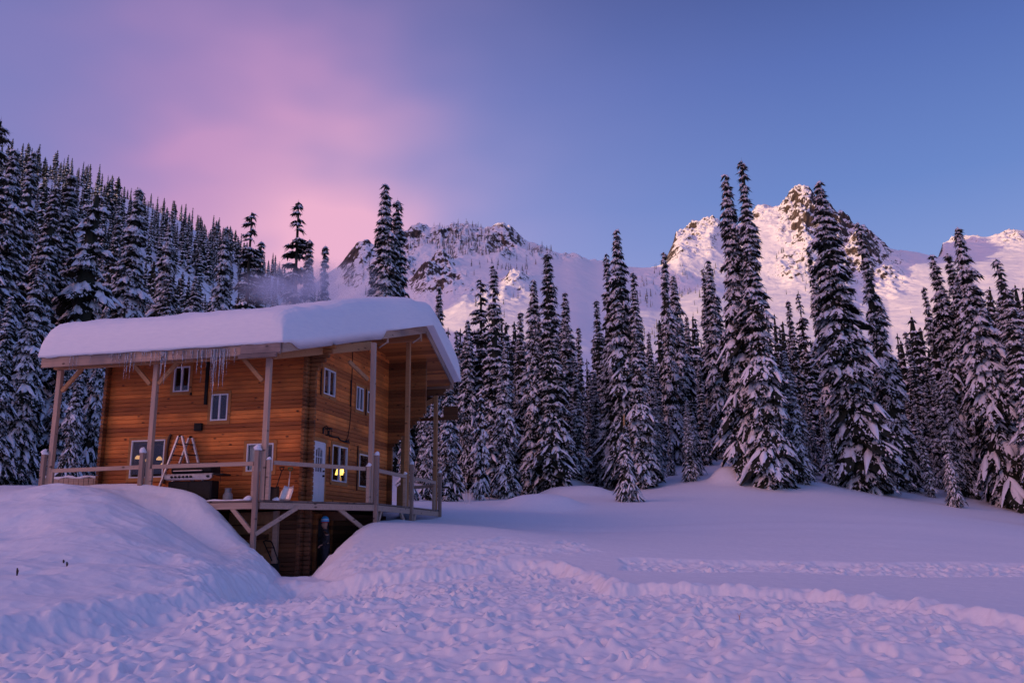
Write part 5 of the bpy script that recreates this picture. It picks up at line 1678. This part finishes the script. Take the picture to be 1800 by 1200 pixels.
def plant(x, y, z, height, proto, label, group, width=1., rz=0., low=False, lean=(0, 0), name='fir_tree', cat='fir tree'):
    cm, tm, H = (LOWP if low else PROTO)[proto]
    s = height / H
    r_ = bpy.data.objects.new(name, None); COL.objects.link(r_)
    r_.location = (x, y, z); r_.scale = (s * width, s * width, s); r_.rotation_euler = (Matrix.Rotation(lean[1], 3, 'Y') @ Matrix.Rotation(lean[0], 3, 'X') @ Matrix.Rotation(rz, 3, 'Z')).to_euler()
    r_.empty_display_size = .5
    tag(r_, label, cat, group)
    for nm, me in (('crown', cm), ('trunk', tm)):
        c = bpy.data.objects.new(nm, me); COL.objects.link(c); c.parent = r_
    return r_


rt_ = random.Random(21)
NEAR = 'snow-laden firs around the clearing'
# tip x, tip y in the photo, distance, prototype, width, label
TREES = [
    (1303, 276, 55, 1, 1.0, 'tallest fir, whose thin top stands highest against the blue sky'),
    (1275, 305, 57, 0, .95, 'tall fir with a blunt top just left of the tallest one'),
    (1438, 318, 60, 0, 1.15, 'tall fir whose spire stands before the sunlit rock peak'),
    (1420, 430, 68, 1, .9, 'slim fir half hidden just left of the spire before the peak'),
    (1508, 388, 64, 11, 1.05, 'dark ragged fir in front of the shaded right flank of the peak'),
    (1384, 525, 78, 5, 1.0, 'short thin fir between the tallest fir and the peak spire'),
    (1402, 512, 84, 7, 1.0, 'bare-looking thin fir between the tallest fir and the peak spire'),
    (1590, 580, 70, 5, 1.0, 'low dark fir in the gap right of the rock peak'),
    (1622, 500, 82, 1, 1.0, 'distant slim fir left of the broad right-hand group'),
    (1638, 448, 70, 9, 1.1, 'narrow fir at the left of the right-hand group under the far ridge'),
    (1664, 440, 69, 3, 1.1, 'ragged fir squeezed against the left side of the tallest of the right-hand group'),
    (1682, 398, 61, 2, 1.05, 'tallest fir of the right-hand group, standing before the far pink ridge'),
    (1722, 560, 66, 0, 1.0, 'shorter fir tucked right of the tallest of the right-hand group'),
    (1750, 450, 58, 1, 1.2, 'narrow pointed fir near the right picture edge'),
    (1790, 640, 50, 8, .9, 'fir hung with big snow pads at the right picture edge'),
    (1815, 520, 60, 0, 1.0, 'fir cut off by the right picture edge'),
    (1245, 456, 76, 0, .95, 'slim fir left of the tall blunt-topped fir'),
    (1236, 468, 80, 1, .9, 'thin fir close behind the slim one left of the blunt-topped fir'),
    (1167, 440, 72, 11, 1.0, 'pointed fir below the left shoulder of the sunlit peak'),
    (1183, 482, 76, 0, .9, 'shorter fir right of the pointed one below the sunlit shoulder'),
    (1206, 552, 84, 3, .9, 'low fir left of the snow knoll in the second row'),
    (1083, 402, 58, 0, .95, 'tall fir left of the snow knoll with its spire before the snow bowl'),
    (1066, 446, 60, 10, 1.0, 'slender fir touching the left side of the spire before the snow bowl'),
    (1113, 474, 57, 1, 1.05, 'slender fir right of the spire before the snow bowl'),
    (1140, 580, 68, 3, .9, 'low dark fir between two spires left of the snow knoll'),
    (1048, 524, 76, 5, 1.1, 'darker fir standing alone left of the spire before the snow bowl'),
    (962, 438, 56, 3, 1.15, 'broad-topped dark fir in the middle of the picture'),
    (938, 490, 57, 0, .95, 'snowy fir leaning on the left of the broad-topped dark fir'),
    (993, 514, 62, 9, 1.05, 'pointed fir right of the broad-topped dark fir'),
    (1016, 572, 70, 5, 1., 'short fir filling the gap right of the middle trees'),
    (915, 545, 66, 5, 1.1, 'slim fir between the two dark middle trees'),
    (868, 466, 57, 10, 1.2, 'dark fir with hanging side branches left of the middle'),
    (845, 486, 61, 7, 1.3, 'thin-branched fir behind the dark one left of the middle'),
    (822, 562, 60, 0, .9, 'snowy fir close right of the cabin roof edge'),
    (803, 578, 70, 5, 1., 'slim dark fir right of the roof corner'),
    (772, 498, 66, 3, .95, 'dark fir rising behind the right roof corner'),
    (752, 560, 74, 5, 1.0, 'short dark fir behind the curve of the roof snow'),
    (790, 640, 50, 0, 1.05, 'snowy fir seen beside the last porch post'),
    (845, 690, 52, 8, .8, 'stout fir with thick snow pads right of the porch'),
    (888, 600, 53, 0, 1.0, 'white-draped fir before the dark trees left of the middle'),
    (760, 700, 50, 4, 1.0, 'low fir seen between the right-hand porch posts'),
    (715, 690, 48, 4, 1.0, 'low fir seen behind the far porch stairs'),
    (1097, 735, 48, 6, 1.15, 'small fir with a broken yellowish top at the front of the stand'),
    (1213, 706, 63, 6, 1.1, 'small white fir beside the snow knoll'),
    (1660, 775, 57, 6, 1.1, 'small snowy fir in front of the right-hand group'),
    (678, 322, 72, 0, 1.0, 'tall fir rising behind the cabin roof, the higher of the pair'),
    (699, 346, 74, 3, 1.15, 'fir right beside the higher one behind the cabin roof'),
    (655, 460, 82, 5, 1.0, 'short fir left of the pair behind the roof'),
    (525, 349, 88, 7, 1.25, 'sparse old fir with a bare crooked top against the pink sky'),
    (545, 416, 86, 3, 1.1, 'fir at the right foot of the crooked-topped old one'),
    (572, 428, 90, 5, 1.0, 'small pointed fir alone against the pink glow'),
    (443, 368, 98, 7, 1.2, 'thin sparse fir breaking the skyline of the wooded hill'),
    (460, 420, 100, 5, 1.0, 'slim fir right of the sparse one on the hill skyline'),
    (172, 336, 58, 8, 1.15, 'fir with stacked cushions of snow left above the roof'),
    (246, 330, 66, 2, 1.1, 'heavily snowed fir right of the one with snow cushions'),
    (300, 388, 76, 2, .95, 'snow-draped fir above the middle of the cabin roof'),
    (397, 398, 80, 2, .9, 'snow-draped fir seen through the thin smoke above the roof'),
    (210, 372, 80, 3, 1.0, 'dark fir between the two heavily snowed ones'),
    (128, 300, 62, 3, 1.35, 'broad dark fir left of the one with snow cushions'),
    (100, 330, 56, 9, 1.1, 'snowy fir in front of the broad dark one at the left'),
    (60, 268, 60, 10, 1.2, 'dark tall fir near the left picture edge'),
    (28, 262, 52, 0, 1.1, 'tall snowy fir second from the left picture edge'),
    (3, 204, 46, 7, 1.2, 'sparse fir whose top touches the left picture edge above all others'),
    (-35, 300, 44, 0, 1.1, 'fir cut off by the left picture edge'),
    (70, 470, 46, 2, 1.1, 'white-frosted fir beside the left end of the cabin'),
    (20, 520, 42, 0, 1.05, 'white-frosted fir in the lower left corner of the wood'),
    (146, 610, 43, 4, 1.05, 'fir with drooping white boughs framed by the left porch posts'),
    (190, 540, 52, 2, .95, 'fir showing above the left end of the roof snow'),
]
sites = []


def put_tip(px, py, Yd, proto, width, label, group, **kw):
    w_ = at(px, py, Yd)
    gz = float(land_z(w_[0:1], w_[1:2])[0])
    hgt = w_[2] - gz
    if hgt < 2.5: return None
    k_ = (.075 * sstep(px, 1120, 1560) - .02 * sstep(px, 600, 100)) + rt_.uniform(-.012, .012)   # the stand leans downhill
    bx_ = w_[0] + k_ * hgt
    gz = float(land_z(np.array([bx_]), w_[1:2])[0]); hgt = w_[2] - gz
    sites.append((bx_, w_[1]))
    kw['lean'] = (0, -math.atan(k_))
    return plant(bx_, w_[1], gz, hgt / math.cos(math.atan(k_)), proto, label, group, width, rt_.uniform(0, 6.28), **kw)


for px, py, Yd, pr0, wd, lb in TREES:
    tr0 = put_tip(px, py, Yd, pr0, wd * .88, lb, NEAR)
    if 'broken yellowish' in lb:
        k = MB(); k.tube([(0, 0, 6.3), (.03, 0, 6.8), (.02, .02, 7.25), (.05, .03, 7.45)], [.10, .085, .07, .02], 7)
        k.tube([(.02, 0, 6.9), (.18, .05, 7.05)], [.03, .015], 5)
        k.build('broken_top', mat_plain('split_wood', (.42, .25, .10), .8, var=.3), tr0)
# the rows behind, which nothing tells apart
capR = ([640, 760, 800, 860, 960, 1000, 1060, 1130, 1200, 1250, 1330, 1400, 1500, 1580, 1640, 1720, 1800, 2000], [600, 610, 600, 590, 600, 610, 600, 600, 590, 590, 560, 600, 610, 610, 555, 530, 520, 480])
capL = ([-300, -100, 0, 100, 200, 300, 400, 500, 600, 660], [300, 360, 390, 420, 450, 450, 470, 490, 520, 540])
n = 0
for tries in range(4000):
    if n >= 130: break
    px = rt_.uniform(735, 1960); Yd = rt_.choice((58, 62, 66, 70, 76, 84, 92)) + rt_.uniform(-2, 2)
    w_ = at(px, 700, Yd)
    if min((math.hypot(w_[0] - a, w_[1] - b) for a, b in sites), default=9) < 1.9: continue
    gz = float(land_z(w_[0:1], w_[1:2])[0]); bx, by = project(np.array([w_[0], w_[1], gz]))
    if by > 862 + max(0, (px - 1500) * .1): continue
    if 1232 < px < 1300 and Yd < 90: continue
    cap = np.interp(px, *capR)
    if put_tip(px, cap + rt_.uniform(0, 130), Yd, rt_.choice((0, 1, 3, 4, 5, 9, 10, 11)), rt_.uniform(.75, 1.1), 'snow-laden fir standing deep in the dense stand right of the cabin', 'firs deep in the dense stand'): n += 1
n = 0
for tries in range(4000):
    if n >= 80: break
    px = rt_.uniform(-260, 700); Yd = rt_.uniform(46, 118)
    if px > 150 and Yd < 60: continue
    w_ = at(px, 560, Yd)
    if min((math.hypot(w_[0] - a, w_[1] - b) for a, b in sites), default=9) < 2.4: continue
    cap = np.interp(px, *capL) + (118 - Yd) * .6
    if put_tip(px, cap + rt_.uniform(0, 120), Yd, rt_.choice((0, 1, 3, 4, 5, 2, 9, 10, 11)), rt_.uniform(.75, 1.1), 'snow-laden fir in the wood behind and left of the cabin', 'firs behind the cabin'): n += 1
# trees of the wooded hillside: the nearest as things, the rest as one mass
cand = []
for tries in range(30000):
    a_ = rt_.uniform(-36, -10); r_ = math.exp(rt_.uniform(math.log(118), math.log(640)))
    x_, y_ = r_ * math.sin(R_(a_)), r_ * math.cos(R_(a_)); cand.append((r_, x_, y_))
cand = np.array(cand); zc_ = relief(cand[:, 1], cand[:, 2])
pxc, pyc = project(np.c_[cand[:, 1], cand[:, 2], zc_])
dens = .58 - .10 * sstep(cand[:, 0], 250, 400) + .9 * fbm(cand[:, 1] / 45, cand[:, 2] / 70, 303, 3)
ok = (dens > rt_.uniform(.35, .5)) & (pxc > -60) & (pxc < 600)
hill = []
cell = {}
for i in np.where(ok)[0]:
    r_ = cand[i, 0]; sp_ = 2.9 + r_ * .005
    key = (int(cand[i, 1] / sp_), int(cand[i, 2] / sp_ / 1.3))
    if key in cell: continue
    cell[key] = 1; hill.append(i)
hill.sort(key=lambda i: cand[i, 0])
for i in hill[:20]:
    plant(cand[i, 1], cand[i, 2], zc_[i] - .5, rt_.uniform(11, 18), rt_.choice((0, 1, 2)), 'small dark fir on the snowy hillside above the cabin', 'firs on the wooded hillside', 1.0, rt_.uniform(0, 6), low=True)


def mass(name, items, label, cat):
    """many far firs as one mesh"""
    arrs = {}
    for q, (cm, tm, H) in enumerate(LOWP):
        nvt = len(cm.vertices); co = np.empty(nvt * 3, np.float32); cm.vertices.foreach_get('co', co)
        ls = np.empty(len(cm.polygons), np.int32); cm.polygons.foreach_get('loop_total', ls)
        st = np.empty(len(cm.polygons), np.int32); cm.polygons.foreach_get('loop_start', st)
        lv = np.empty(len(cm.loops), np.int32); cm.loops.foreach_get('vertex_index', lv)
        mi = np.empty(len(cm.polygons), np.int32); cm.polygons.foreach_get('material_index', mi)
        t3 = ls == 3; t4 = ls == 4
        arrs[q] = (co.reshape(-1, 3) / H, lv[st[t3][:, None] + np.arange(3)], lv[st[t4][:, None] + np.arange(4)], mi[t3], mi[t4])
    V, F3, F4, M3, M4 = [], [], [], [], []; nv = 0
    for (x_, y_, z_, h_, q, wd, rz) in items:
        co, f3, f4, m3, m4 = arrs[q]; c, s = math.cos(rz), math.sin(rz)
        P = np.stack([(co[:, 0] * c - co[:, 1] * s) * h_ * wd + x_, (co[:, 0] * s + co[:, 1] * c) * h_ * wd + y_, co[:, 2] * h_ + z_], -1)
        V.append(P); F3.append(f3 + nv); F4.append(f4 + nv); M3.append(m3); M4.append(m4); nv += len(co)
    M4 = np.concatenate(M4)
    me = soup_mesh(name, np.concatenate(V), np.concatenate(F3), np.concatenate(F4), np.concatenate(M3), M4, [M['needles'], M['treesnow']])
    o = bpy.data.objects.new(name, me); COL.objects.link(o); tag(o, label, cat, kind='stuff')
    return o


mass('hillside_wood', [(cand[i, 1], cand[i, 2], zc_[i] - .5, rt_.uniform(8, 17), rt_.choice((0, 1, 2, 3)), rt_.uniform(.9, 1.2), rt_.uniform(0, 6)) for i in hill[20:2200]],
     'dark fir wood thinning out up the snowy hill at the left', 'wood')
deep = []
for tries in range(5000):
    if len(deep) >= 480: break
    px = rt_.uniform(720, 1990); Yd = rt_.uniform(72, 116)
    w_ = at(px, np.interp(px, *capR) + rt_.uniform(-45, 130), Yd); gz = float(land_z(w_[0:1], w_[1:2])[0])
    if 1225 < px < 1305 and Yd < 95: continue
    if w_[2] - gz > 3: deep.append((w_[0], w_[1], gz - .3, w_[2] - gz, rt_.choice((0, 1, 2)), rt_.uniform(1.0, 1.3), rt_.uniform(0, 6)))
mass('dark_wood', deep, 'dark depths of the fir wood between the front trees at the right', 'wood')
# tiny trees of the far cliffs and benches
BANDS = [(690, 970, 395, 452, 1400, 900), (690, 960, 440, 470, 1300, 60), (820, 930, 470, 530, 1000, 90), (740, 900, 500, 560, 950, 70), (590, 700, 420, 520, 1300, 80), (1080, 1260, 470, 560, 1150, 150),
         (1300, 1420, 440, 520, 1300, 70), (1600, 1800, 520, 600, 900, 40), (1380, 1560, 430, 560, 1500, 60), (1120, 1240, 520, 600, 800, 70)]
xs = np.random.RandomState(8)
far = []
gridr = np.geomspace(300, 2400, 260)
for x0, x1, y0, y1, rc, cnt in BANDS:
    pxs = xs.uniform(x0, x1, cnt); pys = xs.uniform(y0, y1, cnt)
    for px, py in zip(pxs, pys):
        d = ray(px, py); hl = math.hypot(d[0], d[1]); x_ = d[0] / hl * gridr; y_ = d[1] / hl * gridr
        far.append((x_, y_, CAM_Z + d[2] / hl * gridr))
FX = np.array([f[0] for f in far]); FY = np.array([f[1] for f in far]); FZ = np.array([f[2] for f in far])
below = relief(FX, FY) > FZ
items = []
for i in range(len(far)):
    if not below[i].any(): continue
    j = int(np.argmax(below[i])); x_, y_ = FX[i, j], FY[i, j]
    items.append((x_, y_))
items = np.array(items); items = items[fbm(items[:, 0] / 70, items[:, 1] / 110, 77, 2) > xs.uniform(-.12, .12, len(items))]; zt = far_z(items[:, 0], items[:, 1])
mass('mountain_trees', [(x_, y_, z_ - .8, xs.uniform(6, 13), int(xs.randint(0, 3)), xs.uniform(.9, 1.2), xs.uniform(0, 6)) for (x_, y_), z_ in zip(items, zt)],
     'scattered tiny firs on the cliffs and benches of the far mountain', 'trees')
